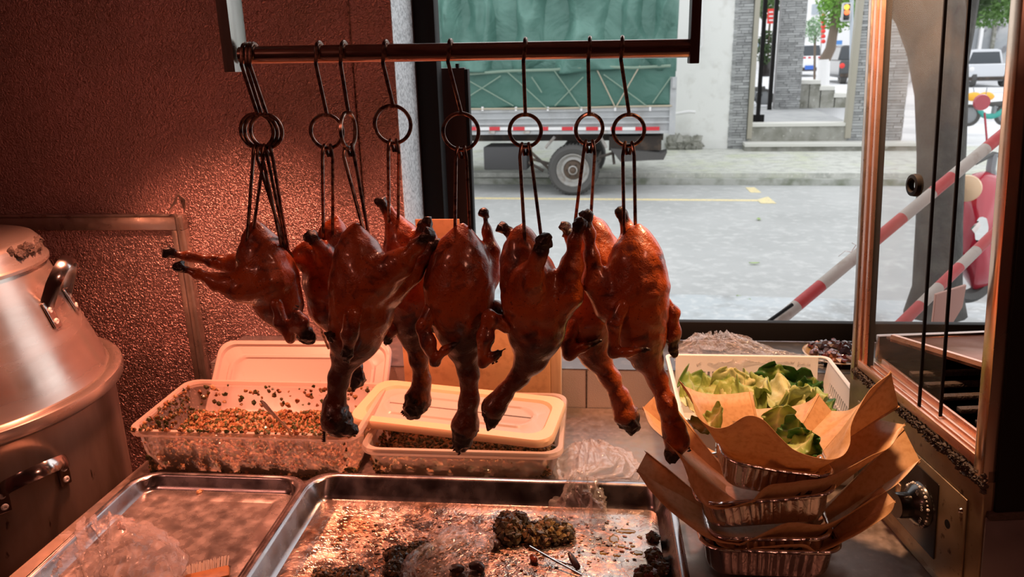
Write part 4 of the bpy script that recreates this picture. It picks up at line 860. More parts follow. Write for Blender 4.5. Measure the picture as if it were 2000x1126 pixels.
# distant white block, lanterns, banner, traffic light, pickup, car
wb = thing('apartment_block', 'bright white distant block beyond the street trees', 'building', tuple(at_v(1600, 120, 60.)))
MB().box((at_v(1380, 60, 60.).dot(sx), 60, -.3), (at_v(1700, 60, 60.).dot(sx), 66, 12), fn=SW).build('facade', M('white facade', (.86, .86, .86), .8), wb, smooth=False)
for x0, x1, y0, y1 in ((1586, 1606, 8, 28), (1550, 1566, 8, 28), (1622, 1640, 8, 28), (1586, 1606, -30, -10)): gbox('window', M('grey window', (.42, .47, .52), .4), x0, x1, y0, y1, 59.9, .1, wb)
gbox('blue_sign', M('blue sign', (.10, .28, .66), .5), 1624, 1645, 79, 87, 58., .3, wb); gbox('shopfront', M('shopfront', (.25, .45, .60), .5), 1626, 1644, 88, 104, 58., .3, wb)
m_lan = M('lantern red', (.75, .05, .04), .5)
for (lx, ys, lab) in ((1608, (31, 42, 52, 61, 71, 81), 'red lantern hanging in the left string beyond the crooked tree'), (1626, (59, 68, 77), 'red lantern hanging in the short string right of the crooked trunk')):
    for y in ys:
        c = at_v(lx, y, 34.); r_ = .085
        o = MB().lathe([(.03, -.075), (.07, -.06), (.095, 0), (.07, .06), (.03, .075)], c, 12).lathe([(.001, .09), (.03, .088), (.03, .07)], c, 8).build('red_lantern', m_lan); tag(o, lab, 'lantern', 'lantern string at %s' % ('left' if lx < 1610 else 'right'))
for lx, y1_ in ((1608, 84), (1626, 80)): tag(MB().tube([at_v(lx, -60, 34.11), V(*at_v(lx, y1_, 34.11).xy, zF + .01)], .02, 6).build('lantern_pole', m_rim), 'thin pole carrying the %s red lantern string' % ('longer' if lx == 1608 else 'shorter'), 'pole')
bn = thing('banner', 'red banner with white marks hanging behind the glass door', 'banner', tuple(at_v(1505, 45, vF + 2))); gbox('cloth', m_lan, 1499, 1513, 17, 46, vF + 2, .02, bn)
for y in (24, 32, 40): gbox('mark', m_wht, 1502, 1510, y - 2, y + 1, vF + 1.985, .012, bn)
tl = thing('traffic_light', 'traffic light glowing amber and red beside the gateway', 'traffic light', tuple(at_v(1654, 42, 22.)))
gbox('housing', M('light grey housing', (.5, .51, .52), .5), 1645, 1663, 5, 42, 22., .15, tl, bev=.03); gbox('face', m_black, 1648.5, 1659.5, 8, 39, 21.985, .02, tl)
for y, cc, e_ in ((14, (1, .45, .05), 1.6), (24, (1, .16, .05), 1.6), (34, (.03, .03, .03), 0)): MB().lathe([(.001, .03), (.045, .02), (.066, 0)], at_v(1654, y, 21.98), 16, axis=-sy).build('lamp', M('signal', cc, .4, emit=e_), tl)
MB().tube([at_v(1662, 200, 22.1), at_v(1664, -60, 22.1)], .045, 8).build('pole', M('grey pole', (.45, .5, .56), .5), tl)
# vehicle builder (simple car body from a side/rear outline)
def car(name, label, px0, px1, py0, py1, v, Ln, paint, cat='car', rear=True, plate=False, stripe=False):
    t = thing(name, label, cat, tuple(at_v((px0 + px1) / 2, py1, v))); pm = (py0 + py1) / 2
    a = at_v(px0, pm, v).dot(sx); c = at_v(px1, pm, v).dot(sx); z0 = at_v((px0 + px1) / 2, py1, v).z; z1 = at_v((px0 + px1) / 2, py0, v).z; W_ = c - a; Hh = z1 - z0; u = lambda f: a + W_ * f; z = lambda f: z0 + Hh * f
    def prism(name, pts, y0, y1, mat): 
        b = MB(); b.poly([SW(u(p[0]), v + y0, z(p[1])) for p in pts], sy * (y1 - y0)); return b.build(name, mat, t, smooth=True, bev=Hh * .03)
    prism('body', [(0, .22), (0, .55), (.04, .62), (.96, .62), (1, .55), (1, .22), (.9, .16), (.1, .16)], 0, Ln, paint)
    prism('cabin', [(.05, .60), (.15, .97), (.25, 1), (.75, 1), (.85, .97), (.95, .60)], Ln * .15, Ln * .7, paint)
    prism('windscreen', [(.11, .62), (.19, .93), (.81, .93), (.89, .62)], Ln * .15 - .012, Ln * .15 + .02, M('car glass', (.03, .04, .05), .12, spec=.8))
    for q in (.06, .80): MB().lathe([(.001, -.0), (Hh * .13, -.0), (Hh * .20, -.02), (Hh * .22, .03), (Hh * .22, .2), (.001, .2)], SW(u(q + .07), v + .3, z(.22)), 20, axis=sx).build('wheel', m_tyre, t)
    for q in (.10, .90): MB().lathe([(.001, .03), (Hh * .05, .02), (Hh * .07, 0)], SW(u(q), v - .005, z(.48)), 12, axis=-sy).build('lamp', m_lan if rear else m_wht, t)
    MB().box((u(.05), v - .05, z(.18)), (u(.95), v + .02, z(.28)), fn=SW, bev=.02).build('bumper', m_tkd, t)
    if plate: MB().box((u(.36), v - .07, z(.22)), (u(.64), v - .052, z(.34)), fn=SW).build('plate', M('blue plate', (.05, .15, .55), .5), t, smooth=False)
    if stripe:
        for k in range(7): MB().box((u(.02 + k * .14), v - .02, z(.55)), (u(.09 + k * .14), v - .001, z(.60)), fn=SW).build('red_stripe', m_red, t, smooth=False)
    return t
m_carw = M('white car paint', (.78, .80, .82), .3, coat=.6); m_card_ = M('dark car paint', (.04, .045, .05), .3, coat=.6)
car('pickup', 'white pickup with red striped tailgate and blue plate beyond the gateway', 1548, 1617, 84, 150, uv(PZ(1582, 150, zF + .02))[1], 4.5, m_carw, 'pickup', plate=True, stripe=True)
car('car', 'dark car parked at the right edge of the gateway view', 1640, 1690, 88, 164, uv(PZ(1665, 164, zF + .02))[1], 4, m_card_)
vr = 30.
car('car', 'white hatchback behind the cabinet glass, left of the light SUV', 1850, 1905, 94, 150, uv(PZ(1877, 150, -.3))[1], 4, m_carw, rear=False); car('car', 'light grey SUV behind the parked electric bikes', 1890, 1975, 96, 170, uv(PZ(1930, 170, -.3))[1], 4.2, M('silver paint', (.55, .57, .6), .3, .5, coat=.5), rear=False)
m_grayb = M('grey far shopfronts', (.34, .36, .38), .8, var=[(.5, (.5, .5, .5), .45, .6), (2, (.2, .2, .21), .55, .65)])
fb = thing('shop_row', 'grey row of distant shop buildings behind the parked cars', 'building', tuple(at_v(1930, 100, 48.))); MB().box((at_v(1745, 60, 48.).dot(sx), 48, -.3), (at_v(2200, 60, 48.).dot(sx), 52, 7), fn=SW).build('facade', m_grayb, fb, smooth=False)
for x in (1875, 1893, 1915, 1940): gbox('pillar', m_wht if x % 2 else m_conc, x, x + 6, 20, 110, 47.7, .25, fb)
foliage('tree_canopy', 'green tree canopy hanging over the far shops at the upper right', 'tree', at_v(1920, 8, 28.), (1.3, 1., .75), 2400, .085, (.13, .24, .07)); foliage('tree_canopy', 'dark leaf mass above the trunk behind the glass', 'tree', at_v(1835, -12, 9.), (.55, .5, .33), 1500, .06, (.07, .12, .05))
tk = thing('tree', 'thick dark tree trunk just outside behind the sliding glass', 'tree', tuple(PY(1835, 600, 5.2)))
tp = [(1826, 612, 56), (1830, 560, 44), (1834, 430, 41), (1838, 300, 43), (1838, 180, 47), (1830, 90, 54), (1815, 20, 62), (1800, -60, 70)]
b = MB(); P_ = [PY(x, y, 5.2) for x, y, r in tp]; b.tube(P_, [r * mpp(p) for p, (x, y, r) in zip(P_, tp)], 18); b.build('trunk', m_bark, tk)
b = MB(); b.tube([P_[5], PY(1770, 10, 5.1), PY(1720, -60, 5.0)], [.13, .10, .08], 10); b.tube([P_[4], PY(1868, 60, 5.3), PY(1890, -40, 5.3)], [.12, .10, .08], 10); b.build('branch', m_bark, tk)
# ---- two wheelers
m_teal = M('teal scooter plastic', (.03, .32, .27), .4, coat=.4); m_yelp = M('yellow hand guard', (.85, .42, .04), .5); m_redp = M('red scooter paint', (.38, .012, .03), .25, coat=.8); m_grp = M('grey plastic', (.22, .23, .24), .5)
def bike(label, px, py, Y, wpx, paint, guard=None, name='electric_bike'):
    g0 = PY(px, py, Y); s_ = mpp(g0); t = thing(name, label, 'bike', tuple(g0)); R_ = wpx * .22 * s_; L_ = wpx * s_; X = V(1, 0, 0); Yv = V(0, 1, 0); Zv = V(0, 0, 1)
    for q in (-.36, .36):
        c = g0 + X * L_ * q + Zv * R_; MB().lathe([(R_ * .72, .02), (R_ * .86, .045), (R_, .03), (R_, -.03), (R_ * .86, -.045), (R_ * .72, -.02), (R_ * .72, .02)], c, 28, axis=Yv).build('wheel', m_tyre, t); MB().lathe([(.001, .04), (R_ * .2, .04), (R_ * .72, .01)], c, 16, axis=-Yv).build('hub', m_grp, t)
    P = lambda x, z: g0 + X * L_ * x + Zv * L_ * z
    MB().tube([P(-.30, .30), P(-.36, .22)], .03, 6).tube([P(-.2, .62), P(-.36, .22)], .028, 6).build('fork', m_grp, t)
    b = MB(); b.tube([P(-.24, .50), P(-.16, .26), P(-.02, .18), P(.18, .20), P(.30, .36)], [L_ * .055, L_ * .07, L_ * .06, L_ * .08, L_ * .07], 10); b.build('body', paint, t, sub=1)
    MB().tube([P(.0, .44), P(.15, .43), P(.36, .46)], [L_ * .04, L_ * .06, L_ * .045], 10).build('seat', m_tyre, t); MB().tube([P(.12, .24), P(.12, .42)], L_ * .05, 8).build('battery_box', m_grp, t)
    MB().tube([P(-.2, .62) - Yv * .3, P(-.21, .64), P(-.2, .62) + Yv * .3], .014, 6).build('handlebar', m_grp, t); MB().lathe([(.001, .03), (.05, .02), (.06, 0)], P(-.27, .55), 14, axis=(-Yv - X * .5)).build('headlamp', m_wht, t)
    for q in (-1, 1): MB().tube([P(-.2, .63) + Yv * .25 * q, P(-.22, .78) + Yv * .3 * q], .008, 5).build('mirror_arm', m_grp, t)
    if guard:
        for q in (-1, 1): MB().blob(P(-.24 + .12 * q, .60) - Yv * .1, (.22, .12, .12), jit=.1).build('hand_guard', guard, t, sub=2)
    return t
bike('electric bike with yellow hand guards and teal body beyond the tree', 1925, 246, 17.5, 95, m_teal, m_yelp); bike('dark motorbike parked at the left behind the glass door', 1462, 210, vF + 1.2 if 0 else YF_ * 1.0 + 1.2, 80, m_card_, None, 'motorbike')
# red scooter
def scooter():
    Y = 5.6; g0 = PY(1905, 590, Y); s_ = mpp(g0); t = thing('red_scooter', 'dark red motor scooter with cream round headlamp behind the striped poles', 'scooter', tuple(g0)); P = lambda x, y, d=0: PY(x, y, Y + d)
    fr = [(1898, 338), (1925, 332), (1960, 345), (1975, 420), (1960, 500), (1935, 560), (1900, 570), (1868, 520), (1862, 460), (1872, 400), (1882, 360)]
    b = MB(); 
    def f(u, v):
        a = 2 * PI * u; k_ = math.sin(PI * (v * .94 + .03)) ** .6; cx, cy = 1917, 452; i = u * len(fr); j = int(i) % len(fr); q = i - int(i); x = fr[j][0] * (1 - q) + fr[(j + 1) % len(fr)][0] * q; y = fr[j][1] * (1 - q) + fr[(j + 1) % len(fr)][1] * q
        return P(cx + (x - cx) * k_, cy + (y - cy) * k_, (v - .5) * .5)
    b.grid(33, 12, f, wrapu=True); b.build('front_shield', m_redp, t, sub=1)
    MB().lathe([(.001, .04), (.05, .035), (.085, .01), (.09, -.02)], P(1888, 368, -.24), 24, axis=V(-.5, -1, .05)).build('headlamp', m_cream, t)
    MB().poly([P(1898, 448, -.26), P(1912, 432, -.26), P(1916, 440, -.26), P(1904, 456, -.26)], (0, .02, 0)).build('badge', m_chrome, t)
    c = P(1895, 530, -.05); MB().lathe([(.15, .04), (.19, .06), (.225, .03), (.225, -.03), (.19, -.06), (.15, -.04), (.15, .04)], c, 30, axis=V(1, .35, 0).normalized().cross(V(0, 0, 1))).build('wheel', m_tyre, t)
    MB().tube([P(1940, 360), P(1935, 330), P(1940, 300)], .03, 8).build('steering_column', m_grp, t); MB().tube([P(1905, 318, -.2), P(1940, 300), P(1985, 312, .2)], .016, 8).build('handlebar', m_tyre, t)
    for x, y in ((1918, 200), (1990, 210)): MB().tube([P(x + 12, 306), P(x + 5, y + 20)], .007, 5).lathe([(.001, .01), (.05, .008), (.055, -.01), (.001, -.02)], P(x, y, 0), 18, axis=V(0, -1, 0)).build('mirror', m_redp if x < 1950 else m_tyre, t)
    MB().tube([P(1975, 520, .3), P(2030, 470, .9), P(2110, 460, 1.2)], [.12, .16, .12], 12).build('rear_body', m_redp, t); MB().tube([P(1995, 440, .6), P(2090, 430, 1.1)], [.09, .1], 10).build('seat', m_tyre, t)
scooter()
# striped barrier poles and board
m_pw = M('weathered white stripe', (.36, .31, .27), .5, var=[(20, (.26, .20, .16), .5, .7)]); m_pr = M('red stripe', (.36, .012, .012), .4, var=[(20, (.4, .03, .025), .5, .7)])
def stripes(label, a, c, r, ts, first):
    t = thing('barrier_pole', label, 'pole', tuple((a + c) / 2))
    for i in range(len(ts) - 1): MB().tube([a.lerp(c, ts[i]), a.lerp(c, ts[i + 1] + .0)], r, 20).build('band', m_pr if (i + first) % 2 else m_pw, t)
    return t
a = PY(1470, 668, 2.42); c = PY(1985, 240, 3.1); pole = stripes('red and white striped barrier pole, the upper one crossing behind the cabinet glass', a, c, .021, [0, .15, .235, .40, .535, .65, .73, .87, 1.0], 0)
MB().tube([PY(1500, 628, 2.42), PY(1548, 594, 2.46)], .006, 6).build('strap', m_black, pole); MB().tube([PY(1638, 500, 2.55), PY(1650, 490, 2.52), PY(1662, 492, 2.55), PY(1672, 478, 2.55), PY(1664, 474, 2.56)], .0016, 6).build('wire_twist', m_chrome, pole)
stripes('red and white striped barrier pole, the lower one in front of the red scooter', PY(1700, 690, 2.3), PY(1990, 408, 2.9), .018, [0, .16, .30, .42, .56, .68, .86, 1], 0)
bb_ = thing('sign_board', 'small coppery brown board leaning outside behind the glass', 'board', tuple(PY(1850, 660, 2.2)))
MB().poly([PY(1828, 575, 2.2), PY(1888, 556, 2.3), PY(1880, 600, 2.3), PY(1862, 630, 2.25), PY(1868, 690, 2.2), PY(1815, 690, 2.15)], (0, .012, 0)).build('board', M('brown board', (.36, .17, .12), .5), bb_, bev=.002)
# cast iron bracket on plaster wall and pipe
MB().tube([SV(1320, 222, Yb - .2), SV(1345, 218, Yb - .2), SV(1358, 219, Yb - .2)], .03, 8).build('wall_bracket', m_wht, bd); MB().tube([SV(1372, -40, Yb - .05), SV(1371, 90, Yb - .05), SV(1364, 96, Yb - .05)], .025, 8).build('downpipe', m_wht, bd)
# ================================================================ FOIL PANS AND PAPER LINERS
def foil_pan(label, W_, D_, h_, cx, cy, zr, tilt):
    t = thing('foil_pan', label, 'foil pan', (cx, cy, zr - h_), 'stacked foil pans')
    Rm = Matrix.Rotation(tilt, 3, 'Y'); fn = lambda x, y, z: V(cx, cy, zr) + Rm @ V(x, y, z)
    per = rrect(-W_ / 2, W_ / 2, -D_ / 2, D_ / 2, .03, 8); dense = []
    for i in range(len(per)):
        a = V(*per[i], 0); c = V(*per[(i + 1) % len(per)], 0); n_ = max(1, int((c - a).length / .0022)); dense += [a.lerp(c, q / n_) for q in range(n_)]
    n = len(dense); b = MB(); vs = []; fs = []; prof = [(0, 0, 0), (.10, -.10, .2), (.16, -.2, 1), (.26, -.75, 1), (.30, -.92, .3), (.36, -1, 0), (.9, -1, 0)]
    for f_, z_, rib in prof:
        for k, p in enumerate(dense):
            q = 1 - f_ * .42 if f_ > .5 else 1 - f_ * .36; d = p.normalized(); rr = .0016 * rib * (1 if math.sin(k * 2 * PI / 6.0) > 0 else -1); vs.append(fn(p.x * q + d.x * rr, p.y * q + d.y * rr, z_ * h_))
    for i in range(len(prof) - 1):
        for k in range(n): fs.append((i * n + k, i * n + (k + 1) % n, (i + 1) * n + (k + 1) % n, (i + 1) * n + k))
    fs.append(tuple((len(prof) - 1) * n + k for k in range(n))); b.add(vs, fs); b.build('body', m_foil, t, angle=50)
    b = MB(); vs = []; fs = []
    for (o, z_) in ((0, -.001), (.004, -.0015), (.0062, .001), (.005, .0035), (.001, .004), (-.0005, .001)):
        for k, p in enumerate(dense): d = p.normalized(); w_ = .0002 * math.sin(k * .9) + .0007 * math.sin(k * .13); vs.append(fn(p.x + d.x * (o + w_), p.y + d.y * (o + w_), z_ + w_))
    for i in range(6):
        j = (i + 1) % 6
        for k in range(n): fs.append((i * n + k, i * n + (k + 1) % n, j * n + (k + 1) % n, j * n + k))
    b.add(vs, fs); b.build('rolled_rim', m_foil, t, angle=60); return t
def cr(P, n):                                                            # closed Catmull-Rom
    out = []; m = len(P)
    for i in range(m):
        p0, p1, p2, p3 = P[i - 1], P[i], P[(i + 1) % m], P[(i + 2) % m]
        for q in range(n):
            t = q / n; out.append(.5 * ((2 * p1) + (p2 - p0) * t + (2 * p0 - 5 * p1 + 4 * p2 - p3) * t * t + (3 * p1 - p0 - 3 * p2 + p3) * t ** 3))
    return out
SHARP = {(1244, 918), (1262, 884), (1796, 898), (1766, 838), (1256, 795), (1290, 762), (1766, 828), (1468, 978), (1326, 742), (1741, 728), (1754, 792), (1464, 765), (1598, 770), (1624, 802), (1748, 978), (1722, 950), (1440, 1076), (1440, 1064)}
def liner(label, pts, c, rx, ry, zf, n=7, belly=.0, start=0):
    pts = [q for p in pts for q in ([p] * (3 if p[:2] in SHARP else 1))]
    B = cr([PY(*p) for p in pts], n if len(pts) < 24 else n - 2); c = Vector(c); N_ = len(B); b = MB(); vs = []; fs = []
    rows = [(0, 0), (.6, 0), (1, .04), (None, .25), (None, .5), (None, .75), (None, 1)]
    import bisect
    for f_, q in rows:
        for k, p in enumerate(B):
            a = math.atan2((p.y - c.y) / ry, (p.x - c.x) / rx); inner = V(c.x + rx * math.cos(a), c.y + ry * math.sin(a), zf)
            if f_ is not None: w_ = V(c.x + (inner.x - c.x) * f_, c.y + (inner.y - c.y) * f_, zf + (.02 * q if f_ == 1 else 0))
            else:
                w_ = inner.lerp(p, q); up = math.sin(PI * q) * belly; o = (p - c); o.z = 0
                if o.length > 1e-6: o.normalize()
                w_ = w_ + o * up + V(0, 0, -up * .5)
                w_ += V(0, 0, 1) * .0016 * noise.noise(w_ * 40)
            vs.append(w_)
    for i in range(len(rows) - 1):
        for k in range(N_): fs.append((i * N_ + k, i * N_ + (k + 1) % N_, (i + 1) * N_ + (k + 1) % N_, (i + 1) * N_ + k))
    b.add(vs, fs); o = b.build('paper_liner', m_kraft, angle=35, solid=.0006, origin=tuple(c)); tag(o, label, 'paper'); return o
YP = .975
def panat(label, xl, xr, yl, yr, D_, h_=.048, dz=0):
    a = PY(xl, yl, YP); c = PY(xr, yr, YP); return foil_pan(label, (c - a).length, D_, h_, (a.x + c.x) / 2, YP + D_ / 2, (a.z + c.z) / 2 + dz, -math.atan2(c.z - a.z, c.x - a.x))
panat('bottom foil pan of the stack, its ribbed front side fully showing', 1376, 1646, 1072, 1080, .135)
panat('second foil pan from the bottom, only its thin rim showing', 1392, 1628, 1052, 1052, .130, .040)
panat('third foil pan from the bottom with crinkled front below its rim', 1366, 1634, 987, 965, .135, .045)
panat('topmost foil pan of the stack, tilted down to the right', 1420, 1630, 902, 934, .125, .042)
cA = lambda y: PY(1512, y, YP).z
ctr_ = lambda y, dy=.065: (PY(1508, y, YP + dy).x * .995, YP + dy, PY(1508, y, YP).z)
liner('lowest kraft paper sheet, a blunt corner sticking out at lower right', [(1400, 1060, .985), (1440, 1076, .975), (1500, 1066, .972), (1570, 1062, .972), (1602, 1076, .972), (1668, 1046, .975), (1735, 1004, .99), (1748, 978, 1.0), (1722, 950, 1.02), (1680, 985, 1.06), (1600, 1020, 1.10), (1480, 1020, 1.10), (1400, 1035, 1.06)], ctr_(1105), .065, .045, PY(1508, 1100, YP).z)
liner('second kraft paper sheet from below, long greasy wing sweeping to the left', [(1244, 918, 1.06), (1262, 884, 1.09), (1310, 945, 1.09), (1370, 1000, 1.10), (1450, 1010, 1.11), (1560, 1000, 1.11), (1650, 960, 1.10), (1725, 880, 1.10), (1766, 838, 1.09), (1796, 898, 1.05), (1752, 945, 1.02), (1700, 975, 1.0), (1620, 1022, .975), (1540, 1020, .968), (1480, 1046, .966), (1440, 1064, .965), (1385, 1052, .97), (1325, 1010, 1.0), (1272, 960, 1.03)], ctr_(1085), .07, .045, PY(1508, 1078, YP).z)
liner('third kraft paper sheet with a tall pointed right corner and folded left flap', [(1256, 795, 1.12), (1290, 762, 1.13), (1312, 800, 1.13), (1360, 860, 1.14), (1450, 900, 1.14), (1560, 900, 1.14), (1640, 860, 1.13), (1672, 818, 1.11), (1720, 820, 1.09), (1766, 828, 1.06), (1738, 872, 1.03), (1695, 892, 1.0), (1626, 928, .975), (1555, 940, .968), (1500, 948, .966), (1468, 978, .964), (1400, 994, .966), (1358, 965, .975), (1332, 900, .99), (1300, 860, 1.02), (1270, 830, 1.06)], ctr_(1020), .07, .045, PY(1508, 1010, YP).z)
liner('topmost kraft paper sheet holding lettuce, with a tall curled right wing', [(1326, 742, 1.04), (1348, 770, 1.0), (1362, 812, .975), (1390, 833, .965), (1422, 832, .960), (1457, 812, .955), (1487, 817, .952), (1522, 852, .950), (1556, 880, .952), (1606, 896, .956), (1642, 892, .965), (1660, 866, .985), (1664, 825, 1.01), (1700, 760, 1.05), (1741, 728, 1.07), (1754, 792, 1.08), (1700, 778, 1.12), (1660, 800, 1.14), (1624, 802, 1.15), (1598, 770, 1.16), (1560, 790, 1.16), (1468, 797, 1.15), (1464, 765, 1.15), (1395, 770, 1.12), (1340, 756, 1.08)], ctr_(955), .065, .042, PY(1508, 950, YP).z)
# ================================================================ LETTUCE
def leaf(label, grp, c, L_, W_, hd, pitch, roll, seed, pale=.5, curl=.02):
    rnd = random.Random(seed); R_ = Matrix.Rotation(hd, 3, 'Z') @ Matrix.Rotation(-pitch, 3, 'Y') @ Matrix.Rotation(roll, 3, 'X'); c = Vector(c); b = MB(); vs = []; cols = []; nu, nv = 30, 19
    for j in range(nv):
        for i in range(nu):
            u = i / (nu - 1); v = j / (nv - 1) * 2 - 1; wd = W_ * (.30 + .80 * math.sin(PI * min(1, u * .62 + .16)) ** .8) * (.96 + .05 * math.sin(u * 17 + seed + v)) * min(1, (1.02 - u) * 6) ** .5
            rf = .13 * W_ * abs(v) ** 2 * math.sin(u * 15 + seed * 1.7 + v * 2) + .05 * W_ * abs(v) * math.sin(u * 38 + seed + v * 5) + .03 * W_ * math.sin(u * 26 + abs(v) * 9)
            x = (u - .5) * L_; y = v * wd * .5; z = curl * (u - .45) ** 2 * 4 + .12 * W_ * v * v * .5 + rf + .006 * noise.noise(V(x * 60, y * 60, seed))
            vs.append(c + R_ @ V(x, y, z)); e = min(1, abs(v) * .7 + u * .45); e = e * (1 - pale) + .08 * noise.noise(V(x * 80, y * 80, seed)); e = max(0, min(1, e + (0 if abs(v) > .09 else -.25)))
            A = (.74, .70, .40); Bc = (.34, .45, .10); Dk = (.04, .14, .025); q = min(1, e * 2); col = [A[m] * (1 - q) + Bc[m] * q for m in range(3)]
            if e > .5: q = (e - .5) * 2; col = [Bc[m] * (1 - q) + Dk[m] * q for m in range(3)]
            cols.append(tuple(col))
    fs = [(j * nu + i, j * nu + i + 1, (j + 1) * nu + i + 1, (j + 1) * nu + i) for j in range(nv - 1) for i in range(nu - 1)]
    b.v = [tuple(v) for v in vs]; b.f = fs; b.c = cols; o = b.build('lettuce_leaf', m_lettuce, angle=0, solid=.0008); return tag(o, label, 'lettuce', grp)
zb0 = ZC + .05
LT = [(1385, 752, 1.36, .10, .07, .4, .2, 0, .30), (1365, 745, 1.40, .08, .06, 2.2, .3, .3, .15), (1430, 750, 1.38, .09, .06, 1.6, .7, 0, .75), (1480, 758, 1.37, .12, .07, -.5, .3, .4, .72), (1520, 765, 1.36, .13, .07, -.7, .35, -.2, .62), (1510, 748, 1.40, .12, .06, 2.6, .2, .2, .6), (1455, 760, 1.34, .10, .08, .2, .4, -.4, .5), (1550, 770, 1.35, .11, .06, -.3, .2, .3, .5), (1515, 728, 1.44, .07, .06, 1.2, .9, .2, -.35), (1560, 752, 1.40, .08, .06, .4, .5, .3, -.4), (1580, 762, 1.37, .07, .06, 2.4, .6, -.3, -.45), (1545, 742, 1.43, .07, .05, 1.0, .5, .5, -.3), (1410, 738, 1.42, .08, .06, -.4, .4, .3, -.1), (1490, 780, 1.32, .13, .07, -.2, .1, .2, .65), (1420, 775, 1.31, .12, .08, .5, .1, .2, .5)]
for i, (x, y, Y, L_, W_, hd, pt, rl, pale) in enumerate(LT): leaf('dark green ruffled leaf at the right end of the white basket' if pale < 0 else 'pale green lettuce leaf lying in the white basket', 'dark leaves in the basket' if pale < 0 else 'pale lettuce in the basket', PY(x, y + 12, Y) - V(0, 0, .016), L_ * 1.15, W_ * 1.35, hd, pt, rl, i + 1, pale)
for i, (x, y, Y, L_, W_, hd, pt, rl, pale, lb) in enumerate([(1518, 836, 1.07, .055, .05, 1.7, .9, .1, .35, 'upright light green lettuce leaf in the top paper liner'), (1545, 862, 1.03, .05, .05, .5, .6, .2, -.25, 'dark green lettuce leaf in the top paper, left of the rounded one'), (1572, 872, 1.02, .045, .045, 1.2, 1.0, -.2, -.45, 'darkest rounded lettuce leaf in the top paper liner'), (1545, 880, 1.0, .06, .035, .1, .1, .1, .3, 'pale flat leaf under the dark ones in the top paper'), (1385, 828, 1.03, .05, .035, .2, .4, .3, .35, 'small lettuce tip peeking over the left of the top paper')]): leaf(lb, None, PY(x, y, Y), L_, W_, hd, pt, rl, i + 31, pale)
# ================================================================ WHITE BASKET
wbk = thing('plastic_basket', 'white slotted plastic basket full of salad leaves under cling film', 'basket', (.33, 1.42, ZC))
Bx0, Bx1, By0, By1 = PY(1322, 712, 1.53).x, PY(1602, 740, 1.53).x, 1.27, 1.54; zT = PY(1460, 705, 1.53).z
def bwall(p0, p1, n_):                                                  # wall with a row of slots
    p0 = Vector(p0); p1 = Vector(p1); d = (p1 - p0); L_ = d.length; d.normalize(); nn = d.cross(V(0, 0, 1)) * .0025; fl = lambda u, z: p0 + d * u + V(0, 0, z) + nn.normalized() * (z - ZC) * .12
    hgt = zT - ZC; z1, z2 = ZC + hgt * .38, ZC + hgt * .74
    def bar(u0, u1, za, zb_): 
        b = MB(); q = [fl(u0, za), fl(u1, za), fl(u1, zb_), fl(u0, zb_)]; b.poly(q, nn); return b
    b = MB()
    for u0, u1, a, c in ((0, L_, ZC, z1), (0, L_, z2, zT), (0, L_ * .14, z1, z2), (L_ * .86, L_, z1, z2)): x = bar(u0, u1, a, c); b.add(x.v, x.f)
    b.build('side', m_white, wbk, smooth=False); b = MB(); m_ = n_
    for k in range(m_): u = L_ * (.14 + .72 * (k + .5) / m_); x = bar(u - .0022, u + .0022, z1, z2); b.add(x.v, x.f)
    x = bar(L_ * .14, L_ * .86, (z1 + z2) / 2 - .0015, (z1 + z2) / 2 + .0015); b.add(x.v, x.f); b.build('slot_bars', m_white, wbk, smooth=False)
bwall((Bx1, By1, 0), (Bx0, By1, 0), 22); bwall((Bx1, By0, 0), (Bx1, By1, 0), 18); bwall((Bx0, By1, 0), (Bx0, By0, 0), 18); bwall((Bx0, By0, 0), (Bx1, By0, 0), 22)
e = (zT - ZC) * .12; b = MB(); rings(b, [(Bx0 - e + .001, Bx1 + e - .001, By0 - e, By1 + e, .012, zT), (Bx0 - e - .006, Bx1 + e + .006, By0 - e - .006, By1 + e + .006, .016, zT + .001), (Bx0 - e - .006, Bx1 + e + .006, By0 - e - .006, By1 + e + .006, .016, zT - .006)], False); b.build('rim', m_white, wbk, solid=.002)
MB().box((Bx0, By0, ZC + .001), (Bx1, By1, ZC + .004)).build('base', m_white, wbk, smooth=False)
# ================================================================ CRUMPLED FILM
def ridged(p, s_): return sum((1 - 2 * abs(noise.noise(p * s_ * 2 ** k + V(k * 7, 3, 1)))) / 2 ** (k * 1.0) for k in range(3))
def film(name, label, cat, fn, nu, nv, amp, sc, mat, layers=1, seed=0):
    b = MB()
    for l in range(layers):
        def g(u, v):
            p = Vector(fn(u, v, l)); e = 1e-3; q1 = Vector(fn(min(1, u + e), v, l)) - p; q2 = Vector(fn(u, min(1, v + e), l)) - p; n_ = q1.cross(q2); n_ = n_.normalized() if n_.length > 1e-12 else V(0, 0, 1)
            if n_.z < 0: n_ = -n_
            w_ = V(u * sc * .26, v * sc * .10, seed) ; w_ += V(noise.noise(w_ * .6), noise.noise(w_ * .7 + V(3, 3, 3)), 0) * 1.1; return p + n_ * amp * ((ridged(w_, 1) - .55) + .35 * (ridged(p, sc * 1.6) - .5)) + V(noise.noise(w_), noise.noise(w_ + V(9, 0, 0)), 0) * amp * 1.1
        b.grid(nu, nv, g)
    return tag(b.build(name, mat, angle=0), label, cat)
def lerp_path(P, t):
    i = min(len(P) - 2, int(t * (len(P) - 1))); q = t * (len(P) - 1) - i; return tuple(P[i][k] * (1 - q) + P[i + 1][k] * q for k in range(len(P[0])))
